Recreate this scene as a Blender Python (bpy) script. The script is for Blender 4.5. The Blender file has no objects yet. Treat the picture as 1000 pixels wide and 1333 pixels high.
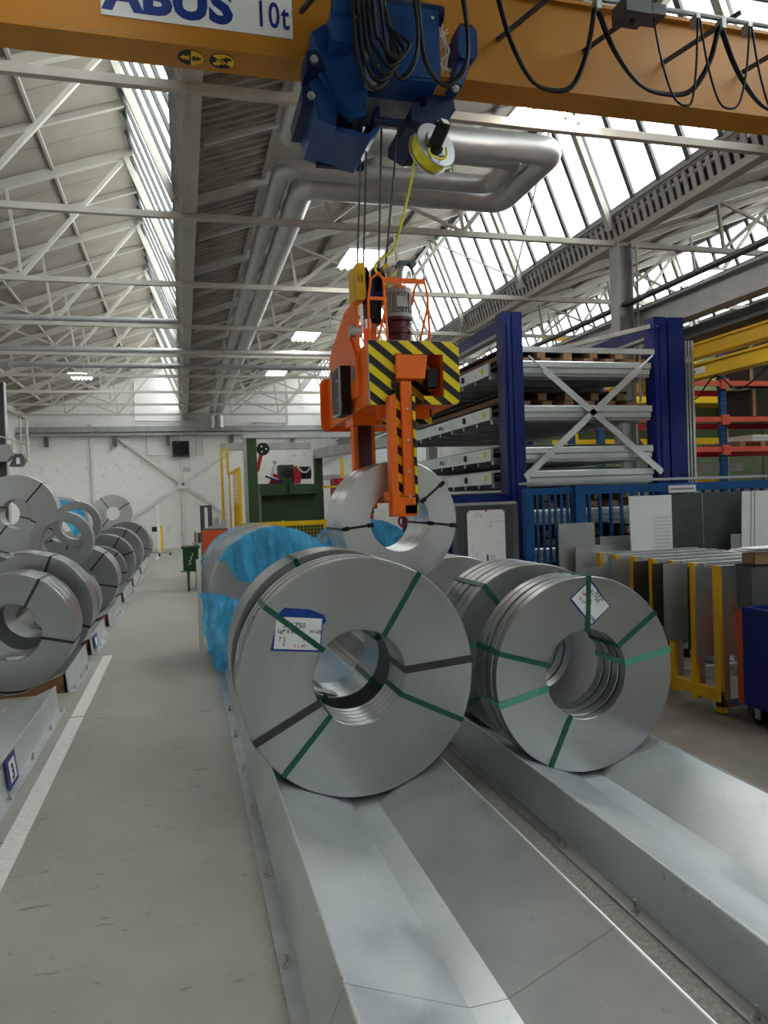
import bpy, math, random
from mathutils import Vector, Matrix
from mathutils import noise as mnoise

random.seed(7)
SC = bpy.context.scene
COL = SC.collection
PI = math.pi

# ------------------------------------------------------------------ camera
cam_d = bpy.data.cameras.new('camera')
cam = bpy.data.objects.new('camera', cam_d)
COL.objects.link(cam)
cam_d.sensor_fit = 'HORIZONTAL'
cam_d.sensor_width = 36.0
cam_d.lens = 34.56
cam_d.clip_start = 0.05
cam_d.clip_end = 300
EYE = 1.98
R_ = Vector((0.9643, -0.2624, -0.0351)).normalized()
B_ = Vector((-0.2622, -0.9649, 0.0168))
B_ = (B_ - R_ * B_.dot(R_)).normalized()
U_ = B_.cross(R_)
cam.matrix_world = Matrix(((R_.x, U_.x, B_.x, 0.0), (R_.y, U_.y, B_.y, 0.0), (R_.z, U_.z, B_.z, EYE), (0, 0, 0, 1)))
SC.camera = cam

# ------------------------------------------------------------------ sky and exposure
world = bpy.data.worlds.new('overcast_sky')
SC.world = world
world.use_nodes = True
bg = world.node_tree.nodes['Background']
bg.inputs[0].default_value = (0.93, 0.97, 1.0, 1)
bg.inputs[1].default_value = 3.2
SC.view_settings.view_transform = 'Standard'
SC.view_settings.look = 'None'
SC.view_settings.exposure = 1.42
SC.view_settings.gamma = 1.0
SC.view_settings.use_curve_mapping = False
SC.cycles.max_bounces = 10
SC.cycles.diffuse_bounces = 6
SC.cycles.glossy_bounces = 4
SC.cycles.transparent_max_bounces = 12
SC.cycles.use_denoising = True
SC.cycles.sample_clamp_indirect = 6.0

# ------------------------------------------------------------------ helpers
ORG = {}

def tag(o, label=None, cat=None, group=None, kind=None):
    if label: o['label'] = label
    if cat: o['category'] = cat
    if group: o['group'] = group
    if kind: o['kind'] = kind
    return o

def org(o):
    return ORG.get(o.name, Vector((0, 0, 0))) if o else Vector((0, 0, 0))

def thing(name, label, cat, loc=(0, 0, 0), rotz=0.0, group=None, kind=None):
    o = bpy.data.objects.new(name, None)
    COL.objects.link(o)
    o.empty_display_size = 0.1
    o.location = loc
    o.rotation_euler = (0, 0, rotz)
    ORG[o.name] = Vector(loc)
    return tag(o, label, cat, group, kind)

def link_mesh(name, me, parent=None, loc=None):
    """place existing mesh data as an object; loc in world space, parent unrotated"""
    o = bpy.data.objects.new(name, me)
    COL.objects.link(o)
    if parent:
        o.parent = parent
    if loc is not None:
        o.location = Vector(loc) - org(parent)
        ORG[o.name] = Vector(loc)
    else:
        ORG[o.name] = org(parent)
    return o

def copy_tree(o, parent=None):
    c = o.copy()
    COL.objects.link(c)
    c.parent = parent
    for ch in o.children:
        copy_tree(ch, c)
    return c

class MB:
    def __init__(s):
        s.v = []
        s.f = []
    def quadbox(s, P):
        b = len(s.v)
        s.v += [tuple(p) for p in P]
        s.f += [(b, b+3, b+2, b+1), (b+4, b+5, b+6, b+7), (b, b+1, b+5, b+4), (b+1, b+2, b+6, b+5), (b+2, b+3, b+7, b+6), (b+3, b, b+4, b+7)]
        return s
    def box(s, x0, x1, y0, y1, z0, z1):
        return s.quadbox([(x0, y0, z0), (x1, y0, z0), (x1, y1, z0), (x0, y1, z0), (x0, y0, z1), (x1, y0, z1), (x1, y1, z1), (x0, y1, z1)])
    def beam(s, p, q, w, h, up=(0, 0, 1)):
        p = Vector(p); q = Vector(q)
        d = (q - p).normalized()
        up = Vector(up)
        if abs(d.dot(up)) > 0.98: up = Vector((0, 1, 0))
        a = d.cross(up).normalized(); c = a.cross(d).normalized()
        a = a * (w / 2); c = c * (h / 2)
        return s.quadbox([p-a-c, p+a-c, p+a+c, p-a+c, q-a-c, q+a-c, q+a+c, q-a+c])
    def obox(s, c, size, M):
        c = Vector(c)
        x, y, z = [t / 2 for t in size]
        return s.quadbox([c + M @ Vector(t) for t in ((-x, -y, -z), (x, -y, -z), (x, y, -z), (-x, y, -z), (-x, -y, z), (x, -y, z), (x, y, z), (-x, y, z))])
    def tube(s, pts, r, n=8, closed=False, cap=True):
        pts = [Vector(p) for p in pts]
        m = len(pts)
        rs = r if isinstance(r, (list, tuple)) else [r] * m
        b = len(s.v)
        ref = None
        for i, p in enumerate(pts):
            if closed:
                t = pts[(i+1) % m] - pts[i-1]
            else:
                t = pts[min(i+1, m-1)] - pts[max(i-1, 0)]
            t.normalize()
            if ref is None:
                ref = Vector((0, 0, 1)) if abs(t.z) < 0.9 else Vector((1, 0, 0))
            a = t.cross(ref)
            if a.length < 1e-5: a = t.cross(Vector((0, 1, 0)))
            a.normalize(); c = a.cross(t).normalized(); ref = c
            for k in range(n):
                an = 2 * PI * k / n
                s.v.append(tuple(p + a * (rs[i] * math.cos(an)) + c * (rs[i] * math.sin(an))))
        segs = m if closed else m - 1
        for i in range(segs):
            i2 = (i + 1) % m
            for k in range(n):
                k2 = (k + 1) % n
                s.f.append((b + i*n + k, b + i*n + k2, b + i2*n + k2, b + i2*n + k))
        if cap and not closed:
            s.f.append(tuple(b + k for k in range(n))[::-1])
            s.f.append(tuple(b + (m-1)*n + k for k in range(n)))
        return s
    def lathe(s, prof, n, M=None, closed=True):
        """profile of (r, h) turned about local Y (h runs along Y)"""
        b = len(s.v); m = len(prof)
        M = M or Matrix.Identity(4)
        for k in range(n):
            a = 2 * PI * k / n
            for r, h in prof:
                s.v.append(tuple(M @ Vector((r * math.cos(a), h, r * math.sin(a)))))
        for k in range(n):
            k2 = (k + 1) % n
            for i in range(m if closed else m - 1):
                i2 = (i + 1) % m
                s.f.append((b + k*m + i, b + k*m + i2, b + k2*m + i2, b + k2*m + i))
        return s
    def cyl(s, p, q, r, n=16, r2=None):
        return s.tube([p, q], [r, r if r2 is None else r2], n)
    def prism(s, poly, axis, a0, a1):
        """poly: 2D points; axis 'x': (y,z), 'y': (x,z), 'z': (x,y)"""
        def P(u, w, a):
            return {'x': (a, u, w), 'y': (u, a, w), 'z': (u, w, a)}[axis]
        b = len(s.v); m = len(poly)
        s.v += [P(u, w, a0) for u, w in poly] + [P(u, w, a1) for u, w in poly]
        s.f.append(tuple(range(b, b + m))); s.f.append(tuple(range(b + 2*m - 1, b + m - 1, -1)))
        for i in range(m):
            j = (i + 1) % m
            s.f.append((b + j, b + i, b + m + i, b + m + j))
        return s
    def mesh(s, name, mat, o=Vector((0, 0, 0)), smooth=False):
        me = bpy.data.meshes.new(name)
        me.from_pydata([(v[0]-o[0], v[1]-o[1], v[2]-o[2]) for v in s.v], [], s.f)
        if mat: me.materials.append(mat)
        me.update()
        import bmesh
        bm = bmesh.new(); bm.from_mesh(me)
        bmesh.ops.recalc_face_normals(bm, faces=bm.faces)
        bm.to_mesh(me); bm.free()
        if smooth:
            for p in me.polygons: p.use_smooth = True
            if smooth != 'all': me.set_sharp_from_angle(angle=math.radians(38))
        return me
    def build(s, name, mat, parent=None, smooth=False, origin=None):
        """vertices are in world space; the object takes the parent's origin (or its own)"""
        o = Vector(origin) if origin is not None else org(parent)
        me = s.mesh(name, mat, o, smooth)
        ob = bpy.data.objects.new(name, me)
        COL.objects.link(ob)
        if parent: ob.parent = parent
        ob.location = o - org(parent)
        ORG[ob.name] = o
        return ob

def rrect(x0, x1, z0, z1, r, n=4, corners=(1, 1, 1, 1)):
    pts = []
    for (cx, cz, a0, on) in ((x1-r, z0+r, -PI/2, corners[0]), (x1-r, z1-r, 0, corners[1]), (x0+r, z1-r, PI/2, corners[2]), (x0+r, z0+r, PI, corners[3])):
        if on:
            for i in range(n + 1):
                a = a0 + PI/2 * i / n
                pts.append((cx + r * math.cos(a), cz + r * math.sin(a)))
        else:
            a = a0 + PI/4
            pts.append((cx + r * (1 if math.cos(a) > 0 else -1), cz + r * (1 if math.sin(a) > 0 else -1)))
    return pts

def spline(pts, n=8):
    """Catmull-Rom through the points"""
    pts = [Vector(p) for p in pts]
    out = []
    for i in range(len(pts) - 1):
        p0 = pts[max(i-1, 0)]; p1 = pts[i]; p2 = pts[i+1]; p3 = pts[min(i+2, len(pts)-1)]
        for k in range(n):
            t = k / n
            out.append(0.5 * ((2*p1) + (p2-p0)*t + (2*p0-5*p1+4*p2-p3)*t*t + (3*p1-p0-3*p2+p3)*t**3))
    out.append(pts[-1])
    return out

def text(name, body, size, mat, parent, M, bold=0.0, xs=1.0, space=1.0):
    """flat lettering as a mesh; M takes local XY text plane to world"""
    cu = bpy.data.curves.new(name, 'FONT')
    cu.body = body; cu.size = size; cu.offset = bold; cu.extrude = 0.0006
    cu.space_character = space
    cu.resolution_u = 3
    tmp = bpy.data.objects.new(name, cu)
    COL.objects.link(tmp)
    dg = bpy.context.evaluated_depsgraph_get()
    me = bpy.data.meshes.new_from_object(tmp.evaluated_get(dg))
    bpy.data.objects.remove(tmp)
    me.transform(Matrix.Diagonal((xs, 1, 1, 1)))
    me.transform(Matrix.Translation(-org(parent)) @ M)
    me.materials.clear(); me.materials.append(mat)
    o = bpy.data.objects.new(name, me)
    COL.objects.link(o)
    o.parent = parent
    return o

def frame_m(origin, xdir, ydir):
    x = Vector(xdir).normalized(); y = Vector(ydir); y = (y - x * y.dot(x)).normalized(); z = x.cross(y)
    return Matrix(((x.x, y.x, z.x, origin[0]), (x.y, y.y, z.y, origin[1]), (x.z, y.z, z.z, origin[2]), (0, 0, 0, 1)))

# ------------------------------------------------------------------ materials
def mat_new(name):
    m = bpy.data.materials.new(name)
    m.use_nodes = True
    nt = m.node_tree
    return m, nt, nt.nodes['Principled BSDF']

def N(nt, t, **kw):
    n = nt.nodes.new(t)
    for k, v in kw.items():
        if k.startswith('i_'):
            n.inputs[k[2:].replace('_', ' ')].default_value = v
        else:
            setattr(n, k, v)
    return n

def ramp(nt, stops):
    r = nt.nodes.new('ShaderNodeValToRGB')
    els = r.color_ramp.elements
    while len(els) < len(stops): els.new(0.5)
    for e, (p, c) in zip(els, stops):
        e.position = p
        e.color = (c, c, c, 1) if isinstance(c, (int, float)) else (*c, 1)
    return r

def pm(name, col, rough=0.5, metal=0.0, var=0.12, scale=4.0, bump=0.0, bscale=40.0, rvar=0.1, stretch=None, spec=None, coat=0.0):
    """painted or bare surface with cloudy variation of colour and gloss"""
    m, nt, p = mat_new(name)
    L = nt.links.new
    tc = N(nt, 'ShaderNodeTexCoord')
    mp = N(nt, 'ShaderNodeMapping')
    if stretch: mp.inputs['Scale'].default_value = stretch
    L(tc.outputs['Object'], mp.inputs['Vector'])
    nz = N(nt, 'ShaderNodeTexNoise', i_Scale=scale, i_Detail=5.0, i_Roughness=0.6)
    L(mp.outputs[0], nz.inputs['Vector'])
    c = Vector(col)
    lo = tuple(max(0, x * (1 - var)) for x in c); hi = tuple(min(1, x * (1 + var)) for x in c)
    r = ramp(nt, [(0.3, lo), (0.7, hi)])
    L(nz.outputs['Fac'], r.inputs['Fac'])
    L(r.outputs['Color'], p.inputs['Base Color'])
    r2 = ramp(nt, [(0.3, max(0.03, rough - rvar * rough)), (0.7, min(1, rough + rvar * rough))])
    L(nz.outputs['Fac'], r2.inputs['Fac'])
    L(r2.outputs['Color'], p.inputs['Roughness'])
    p.inputs['Metallic'].default_value = metal
    p.inputs['Specular IOR Level'].default_value = spec if spec is not None else (0.5 if metal > 0.05 else 0.28)
    if coat: p.inputs['Coat Weight'].default_value = coat
    if bump:
        n2 = N(nt, 'ShaderNodeTexNoise', i_Scale=bscale, i_Detail=4.0)
        L(mp.outputs[0], n2.inputs['Vector'])
        b = N(nt, 'ShaderNodeBump', i_Strength=bump, i_Distance=0.01)
        L(n2.outputs['Fac'], b.inputs['Height'])
        L(b.outputs[0], p.inputs['Normal'])
    return m

def emis(name, col, s):
    m, nt, p = mat_new(name)
    p.inputs['Base Color'].default_value = (*col, 1)
    p.inputs['Emission Color'].default_value = (*col, 1)
    p.inputs['Emission Strength'].default_value = s
    return m

def floor_material():
    m, nt, p = mat_new('painted_concrete')
    L = nt.links.new
    tc = N(nt, 'ShaderNodeTexCoord')
    n1 = N(nt, 'ShaderNodeTexNoise', i_Scale=0.7, i_Detail=5.0, i_Roughness=0.65)
    L(tc.outputs['Object'], n1.inputs['Vector'])
    base = ramp(nt, [(0.3, (0.250, 0.240, 0.203)), (0.7, (0.375, 0.358, 0.305))])
    L(n1.outputs['Fac'], base.inputs['Fac'])
    # worn pale patches
    n2 = N(nt, 'ShaderNodeTexNoise', i_Scale=28.0, i_Detail=6.0, i_Roughness=0.8)
    L(tc.outputs['Object'], n2.inputs['Vector'])
    n3 = N(nt, 'ShaderNodeTexNoise', i_Scale=0.9, i_Detail=2.0)
    L(tc.outputs['Object'], n3.inputs['Vector'])
    mul = N(nt, 'ShaderNodeMath', operation='MULTIPLY')
    L(n2.outputs['Fac'], mul.inputs[0]); L(n3.outputs['Fac'], mul.inputs[1])
    rp = ramp(nt, [(0.30, 0.0), (0.40, 0.4)])
    L(mul.outputs[0], rp.inputs['Fac'])
    mx = N(nt, 'ShaderNodeMix', data_type='RGBA')
    L(rp.outputs['Color'], mx.inputs['Factor'])
    L(base.outputs['Color'], mx.inputs['A'])
    mx.inputs['B'].default_value = (0.47, 0.46, 0.41, 1)
    # dark scuffs, stretched across the aisle
    mp = N(nt, 'ShaderNodeMapping')
    mp.inputs['Scale'].default_value = (4.0, 17.0, 1.0)
    mp.inputs['Rotation'].default_value = (0, 0, 0.12)
    L(tc.outputs['Object'], mp.inputs['Vector'])
    n4 = N(nt, 'ShaderNodeTexNoise', i_Scale=1.0, i_Detail=3.0, i_Roughness=0.55)
    L(mp.outputs[0], n4.inputs['Vector'])
    r4 = ramp(nt, [(0.655, 0.0), (0.69, 0.62)])
    L(n4.outputs['Fac'], r4.inputs['Fac'])
    mx2 = N(nt, 'ShaderNodeMix', data_type='RGBA')
    L(r4.outputs['Color'], mx2.inputs['Factor'])
    L(mx.outputs['Result'], mx2.inputs['A'])
    mx2.inputs['B'].default_value = (0.10, 0.095, 0.085, 1)
    # small chips and specks
    mp5 = N(nt, 'ShaderNodeMapping')
    mp5.inputs['Scale'].default_value = (13.0, 30.0, 1.0)
    mp5.inputs['Rotation'].default_value = (0, 0, -0.5)
    L(tc.outputs['Object'], mp5.inputs['Vector'])
    n5 = N(nt, 'ShaderNodeTexNoise', i_Scale=1.0, i_Detail=2.0, i_Roughness=0.5)
    L(mp5.outputs[0], n5.inputs['Vector'])
    r5 = ramp(nt, [(0.70, 0.0), (0.73, 0.6)])
    L(n5.outputs['Fac'], r5.inputs['Fac'])
    mx3 = N(nt, 'ShaderNodeMix', data_type='RGBA')
    L(r5.outputs['Color'], mx3.inputs['Factor'])
    L(mx2.outputs['Result'], mx3.inputs['A'])
    mx3.inputs['B'].default_value = (0.13, 0.12, 0.105, 1)
    L(mx3.outputs['Result'], p.inputs['Base Color'])
    rr = ramp(nt, [(0.3, 0.36), (0.7, 0.58)])
    L(n1.outputs['Fac'], rr.inputs['Fac'])
    L(rr.outputs['Color'], p.inputs['Roughness'])
    b = N(nt, 'ShaderNodeBump', i_Strength=0.08, i_Distance=0.004)
    L(n2.outputs['Fac'], b.inputs['Height'])
    L(b.outputs[0], p.inputs['Normal'])
    return m

def brick_material():
    m, nt, p = mat_new('white_painted_brick')
    L = nt.links.new
    tc = N(nt, 'ShaderNodeTexCoord')
    sep = N(nt, 'ShaderNodeSeparateXYZ'); cmb = N(nt, 'ShaderNodeCombineXYZ')
    L(tc.outputs['Object'], sep.inputs[0])
    L(sep.outputs['X'], cmb.inputs['X']); L(sep.outputs['Z'], cmb.inputs['Y'])
    br = N(nt, 'ShaderNodeTexBrick', i_Scale=1.0, i_Mortar_Size=0.012, i_Brick_Width=0.26, i_Row_Height=0.085)
    br.inputs['Color1'].default_value = (0.74, 0.72, 0.69, 1)
    br.inputs['Color2'].default_value = (0.78, 0.76, 0.73, 1)
    br.inputs['Mortar'].default_value = (0.71, 0.69, 0.66, 1)
    L(cmb.outputs[0], br.inputs['Vector'])
    n = N(nt, 'ShaderNodeTexNoise', i_Scale=3.2, i_Detail=6.0, i_Roughness=0.7)
    L(tc.outputs['Object'], n.inputs['Vector'])
    r = ramp(nt, [(0.58, 0.0), (0.68, 0.6)])
    L(n.outputs['Fac'], r.inputs['Fac'])
    mx = N(nt, 'ShaderNodeMix', data_type='RGBA')
    L(r.outputs['Color'], mx.inputs['Factor']); L(br.outputs['Color'], mx.inputs['A'])
    mx.inputs['B'].default_value = (0.42, 0.38, 0.35, 1)
    L(mx.outputs['Result'], p.inputs['Base Color'])
    p.inputs['Roughness'].default_value = 0.7
    b = N(nt, 'ShaderNodeBump', i_Strength=0.3, i_Distance=0.006)
    L(br.outputs['Fac'], b.inputs['Height']); b.invert = True
    L(b.outputs[0], p.inputs['Normal'])
    return m

def galv_material():
    m, nt, p = mat_new('galvanised_sheet')
    L = nt.links.new
    tc = N(nt, 'ShaderNodeTexCoord')
    n1 = N(nt, 'ShaderNodeTexNoise', i_Scale=2.2, i_Detail=6.0, i_Roughness=0.6, i_Distortion=0.4)
    L(tc.outputs['Object'], n1.inputs['Vector'])
    base = ramp(nt, [(0.28, (0.52, 0.56, 0.575)), (0.5, (0.62, 0.66, 0.672)), (0.72, (0.70, 0.735, 0.74))])
    L(n1.outputs['Fac'], base.inputs['Fac'])
    def scratch(scale, rot, lo, hi, fac, col, prev):
        mp = N(nt, 'ShaderNodeMapping')
        mp.inputs['Scale'].default_value = scale
        mp.inputs['Rotation'].default_value = (0, 0, rot)
        L(tc.outputs['Object'], mp.inputs['Vector'])
        n = N(nt, 'ShaderNodeTexNoise', i_Scale=1.0, i_Detail=3.0, i_Roughness=0.5)
        L(mp.outputs[0], n.inputs['Vector'])
        r = ramp(nt, [(lo, 0.0), (hi, fac)])
        L(n.outputs['Fac'], r.inputs['Fac'])
        mx = N(nt, 'ShaderNodeMix', data_type='RGBA')
        L(r.outputs['Color'], mx.inputs['Factor']); L(prev, mx.inputs['A'])
        mx.inputs['B'].default_value = (*col, 1)
        return mx.outputs['Result']
    c = scratch((60, 5, 5), 0.35, 0.70, 0.74, 0.55, (0.88, 0.89, 0.89), base.outputs['Color'])
    c = scratch((9, 50, 5), -0.3, 0.72, 0.75, 0.5, (0.90, 0.91, 0.91), c)
    c = scratch((16, 9, 8), 0.8, 0.70, 0.76, 0.5, (0.30, 0.33, 0.37), c)
    L(c, p.inputs['Base Color'])
    rr = ramp(nt, [(0.3, 0.30), (0.7, 0.46)])
    L(n1.outputs['Fac'], rr.inputs['Fac']); L(rr.outputs['Color'], p.inputs['Roughness'])
    p.inputs['Metallic'].default_value = 0.8
    return m

def coil_material(name, col, rough=0.4, metal=0.75, lines=1.0):
    """wound strip steel: fine rings round the coil's own axis (local Y)"""
    m, nt, p = mat_new(name)
    L = nt.links.new
    tc = N(nt, 'ShaderNodeTexCoord')
    mul = N(nt, 'ShaderNodeVectorMath', operation='MULTIPLY')
    mul.inputs[1].default_value = (1, 0, 1)
    L(tc.outputs['Object'], mul.inputs[0])
    ln = N(nt, 'ShaderNodeVectorMath', operation='LENGTH')
    L(mul.outputs[0], ln.inputs[0])
    n = N(nt, 'ShaderNodeTexNoise', noise_dimensions='1D', i_Scale=18.0, i_Detail=4.0, i_Roughness=0.7)
    L(ln.outputs['Value'], n.inputs['W'])
    n2 = N(nt, 'ShaderNodeTexNoise', i_Scale=2.5, i_Detail=3.0)
    L(tc.outputs['Object'], n2.inputs['Vector'])
    add = N(nt, 'ShaderNodeMath', operation='ADD')
    L(n.outputs['Fac'], add.inputs[0]); L(n2.outputs['Fac'], add.inputs[1])
    c = Vector(col)
    v = 0.05 * lines
    r = ramp(nt, [(0.38, tuple(x * (1 - v) for x in c)), (0.62, tuple(min(1, x * (1 + v)) for x in c))])
    hf = N(nt, 'ShaderNodeMath', operation='MULTIPLY'); hf.inputs[1].default_value = 0.5
    L(add.outputs[0], hf.inputs[0]); L(hf.outputs[0], r.inputs['Fac'])
    L(r.outputs['Color'], p.inputs['Base Color'])
    rr = ramp(nt, [(0.35, rough * 0.85), (0.65, rough * 1.2)])
    L(hf.outputs[0], rr.inputs['Fac']); L(rr.outputs['Color'], p.inputs['Roughness'])
    p.inputs['Metallic'].default_value = metal
    p.inputs['Anisotropic'].default_value = 0.45
    tg = N(nt, 'ShaderNodeTangent', direction_type='RADIAL', axis='Y')
    L(tg.outputs[0], p.inputs['Tangent'])
    nf = N(nt, 'ShaderNodeTexNoise', noise_dimensions='1D', i_Scale=140.0, i_Detail=2.0)
    L(ln.outputs['Value'], nf.inputs['W'])
    b = N(nt, 'ShaderNodeBump', i_Strength=0.05 * lines, i_Distance=0.002)
    L(nf.outputs['Fac'], b.inputs['Height']); L(b.outputs[0], p.inputs['Normal'])
    sp = N(nt, 'ShaderNodeSeparateXYZ'); L(tc.outputs['Normal'], sp.inputs[0])
    ab = N(nt, 'ShaderNodeMath', operation='ABSOLUTE'); L(sp.outputs['Y'], ab.inputs[0])
    ms = N(nt, 'ShaderNodeMath', operation='MULTIPLY'); L(ab.outputs[0], ms.inputs[0]); ms.inputs[1].default_value = 0.05 * lines
    L(ms.outputs[0], b.inputs['Strength'])
    return m

def stripe_material(name, ca, cb, period, sx, sz, rough=0.4):
    """hazard stripes printed diagonally; sx, sz give the slant in local X and Z"""
    m, nt, p = mat_new(name)
    L = nt.links.new
    tc = N(nt, 'ShaderNodeTexCoord')
    dt = N(nt, 'ShaderNodeVectorMath', operation='DOT_PRODUCT')
    dt.inputs[1].default_value = (sx / period, 0, sz / period)
    L(tc.outputs['Object'], dt.inputs[0])
    fr = N(nt, 'ShaderNodeMath', operation='FRACT')
    L(dt.outputs['Value'], fr.inputs[0])
    gt = N(nt, 'ShaderNodeMath', operation='GREATER_THAN'); gt.inputs[1].default_value = 0.5
    L(fr.outputs[0], gt.inputs[0])
    mx = N(nt, 'ShaderNodeMix', data_type='RGBA')
    L(gt.outputs[0], mx.inputs['Factor'])
    mx.inputs['A'].default_value = (*ca, 1); mx.inputs['B'].default_value = (*cb, 1)
    n = N(nt, 'ShaderNodeTexNoise', i_Scale=14.0, i_Detail=6.0, i_Roughness=0.7)
    L(tc.outputs['Object'], n.inputs['Vector'])
    r = ramp(nt, [(0.66, 0.0), (0.70, 0.7)])
    L(n.outputs['Fac'], r.inputs['Fac'])
    m2 = N(nt, 'ShaderNodeMix', data_type='RGBA')
    L(r.outputs['Color'], m2.inputs['Factor']); L(mx.outputs['Result'], m2.inputs['A'])
    m2.inputs['B'].default_value = (0.28, 0.27, 0.24, 1)
    L(m2.outputs['Result'], p.inputs['Base Color'])
    p.inputs['Roughness'].default_value = rough
    p.inputs['Specular IOR Level'].default_value = 0.25
    return m

def glass_material():
    m = bpy.data.materials.new('rooflight_glass')
    m.use_nodes = True
    nt = m.node_tree
    nt.nodes.clear()
    L = nt.links.new
    out = N(nt, 'ShaderNodeOutputMaterial')
    tr = N(nt, 'ShaderNodeBsdfTransparent'); tr.inputs[0].default_value = (0.93, 0.95, 0.94, 1)
    tl = N(nt, 'ShaderNodeBsdfTranslucent'); tl.inputs[0].default_value = (0.9, 0.92, 0.92, 1)
    tc = N(nt, 'ShaderNodeTexCoord')
    nz = N(nt, 'ShaderNodeTexNoise', i_Scale=3.0, i_Detail=3.0)
    L(tc.outputs['Object'], nz.inputs['Vector'])
    r = ramp(nt, [(0.3, 0.12), (0.7, 0.3)])
    L(nz.outputs['Fac'], r.inputs['Fac'])
    mx = N(nt, 'ShaderNodeMixShader')
    L(r.outputs['Color'], mx.inputs[0]); L(tr.outputs[0], mx.inputs[1]); L(tl.outputs[0], mx.inputs[2])
    L(mx.outputs[0], out.inputs['Surface'])
    return m

def film_material(name, col, alpha0=0.45, alpha1=0.85):
    """thin plastic film: glossy, partly see-through, glows when lit from behind"""
    m = bpy.data.materials.new(name)
    m.use_nodes = True
    nt = m.node_tree
    nt.nodes.clear()
    L = nt.links.new
    out = N(nt, 'ShaderNodeOutputMaterial')
    p = N(nt, 'ShaderNodeBsdfPrincipled')
    p.inputs['Base Color'].default_value = (*col, 1); p.inputs['Roughness'].default_value = 0.10
    tl = N(nt, 'ShaderNodeBsdfTranslucent'); tl.inputs[0].default_value = (*col, 1)
    m1 = N(nt, 'ShaderNodeMixShader'); m1.inputs[0].default_value = 0.25
    L(p.outputs[0], m1.inputs[1]); L(tl.outputs[0], m1.inputs[2])
    tr = N(nt, 'ShaderNodeBsdfTransparent'); tr.inputs[0].default_value = tuple(0.35 + 0.65 * c for c in col) + (1,)
    tc = N(nt, 'ShaderNodeTexCoord')
    nz = N(nt, 'ShaderNodeTexNoise', i_Scale=5.0, i_Detail=4.0, i_Distortion=1.2)
    L(tc.outputs['Object'], nz.inputs['Vector'])
    r = ramp(nt, [(0.3, alpha0), (0.7, alpha1)])
    L(nz.outputs['Fac'], r.inputs['Fac'])
    m2 = N(nt, 'ShaderNodeMixShader')
    L(r.outputs['Color'], m2.inputs[0]); L(tr.outputs[0], m2.inputs[1]); L(m1.outputs[0], m2.inputs[2])
    vo = N(nt, 'ShaderNodeTexVoronoi', feature='DISTANCE_TO_EDGE', i_Scale=7.0)
    mp = N(nt, 'ShaderNodeMapping'); mp.inputs['Scale'].default_value = (1.6, 1.0, 0.7)
    L(tc.outputs['Object'], mp.inputs['Vector']); L(mp.outputs[0], vo.inputs['Vector'])
    b = N(nt, 'ShaderNodeBump', i_Strength=0.55, i_Distance=0.06)
    L(vo.outputs['Distance'], b.inputs['Height']); L(b.outputs[0], p.inputs['Normal'])
    L(m2.outputs[0], out.inputs['Surface'])
    return m

M = {}
M['floor'] = floor_material()
M['bare'] = pm('bare_brown_concrete', (0.17, 0.155, 0.13), 0.6, 0, 0.35, 1.6, bump=0.1, bscale=30)
M['brick'] = brick_material()
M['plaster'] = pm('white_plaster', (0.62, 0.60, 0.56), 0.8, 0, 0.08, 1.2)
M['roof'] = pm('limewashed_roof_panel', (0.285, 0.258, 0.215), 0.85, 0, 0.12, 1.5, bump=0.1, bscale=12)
M['corr'] = pm('stained_corrugated_sheet', (0.27, 0.24, 0.20), 0.75, 0.0, 0.45, 2.2, stretch=(1, 5, 1))
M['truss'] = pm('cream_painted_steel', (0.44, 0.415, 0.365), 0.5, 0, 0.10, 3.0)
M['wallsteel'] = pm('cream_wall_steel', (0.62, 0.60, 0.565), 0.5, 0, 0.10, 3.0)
M['greysteel'] = pm('grey_painted_steel', (0.33, 0.335, 0.33), 0.45, 0.2, 0.15, 3.0)
M['gutter'] = pm('light_grey_gutter_paint', (0.40, 0.395, 0.375), 0.5, 0.1, 0.15, 3.0)
M['darksteel'] = pm('dark_grey_steel', (0.09, 0.095, 0.10), 0.5, 0.3, 0.2, 4.0)
M['mullion'] = pm('dark_glazing_bar', (0.10, 0.10, 0.095), 0.6, 0.1, 0.2, 6.0)
M['glass'] = glass_material()
M['duct'] = pm('aluminium_cladding', (0.50, 0.50, 0.49), 0.45, 0.75, 0.08, 5.0)
M['galv'] = galv_material()
M['galv_dull'] = pm('dull_galvanised_steel', (0.44, 0.46, 0.46), 0.48, 0.7, 0.14, 6.0)
M['zinc'] = pm('zinc_plated_bolt', (0.55, 0.55, 0.52), 0.35, 0.9, 0.2, 20)
M['coil'] = coil_material('wound_sheet_steel', (0.43, 0.445, 0.45), 0.34, 0.9)
M['coil_dark'] = coil_material('dark_wound_sheet_steel', (0.34, 0.355, 0.365), 0.33, 0.9)
M['coil_bright'] = coil_material('bright_wound_sheet_steel', (0.64, 0.65, 0.66), 0.33, 0.93, 0.4)
M['strap_green'] = pm('green_strapping', (0.015, 0.10, 0.065), 0.4, 0, 0.15, 20)
M['strap_mint'] = pm('mint_strapping', (0.10, 0.36, 0.26), 0.4, 0, 0.15, 20)
M['strap_black'] = pm('black_steel_strap', (0.02, 0.022, 0.022), 0.45, 0.2, 0.2, 20)
M['strap_grey'] = pm('grey_steel_strap', (0.06, 0.06, 0.06), 0.4, 0.5, 0.2, 20)
M['black'] = pm('black_rubber', (0.012, 0.012, 0.013), 0.5, 0, 0.2, 10)
M['white'] = pm('white_paper', (0.80, 0.80, 0.80), 0.6, 0, 0.03, 8)
M['whitepaint'] = pm('chipped_white_line_paint', (0.66, 0.65, 0.60), 0.6, 0, 0.22, 18, stretch=(1, 4, 1))
M['ink'] = pm('black_ink', (0.03, 0.03, 0.035), 0.6, 0, 0.05, 8)
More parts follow.
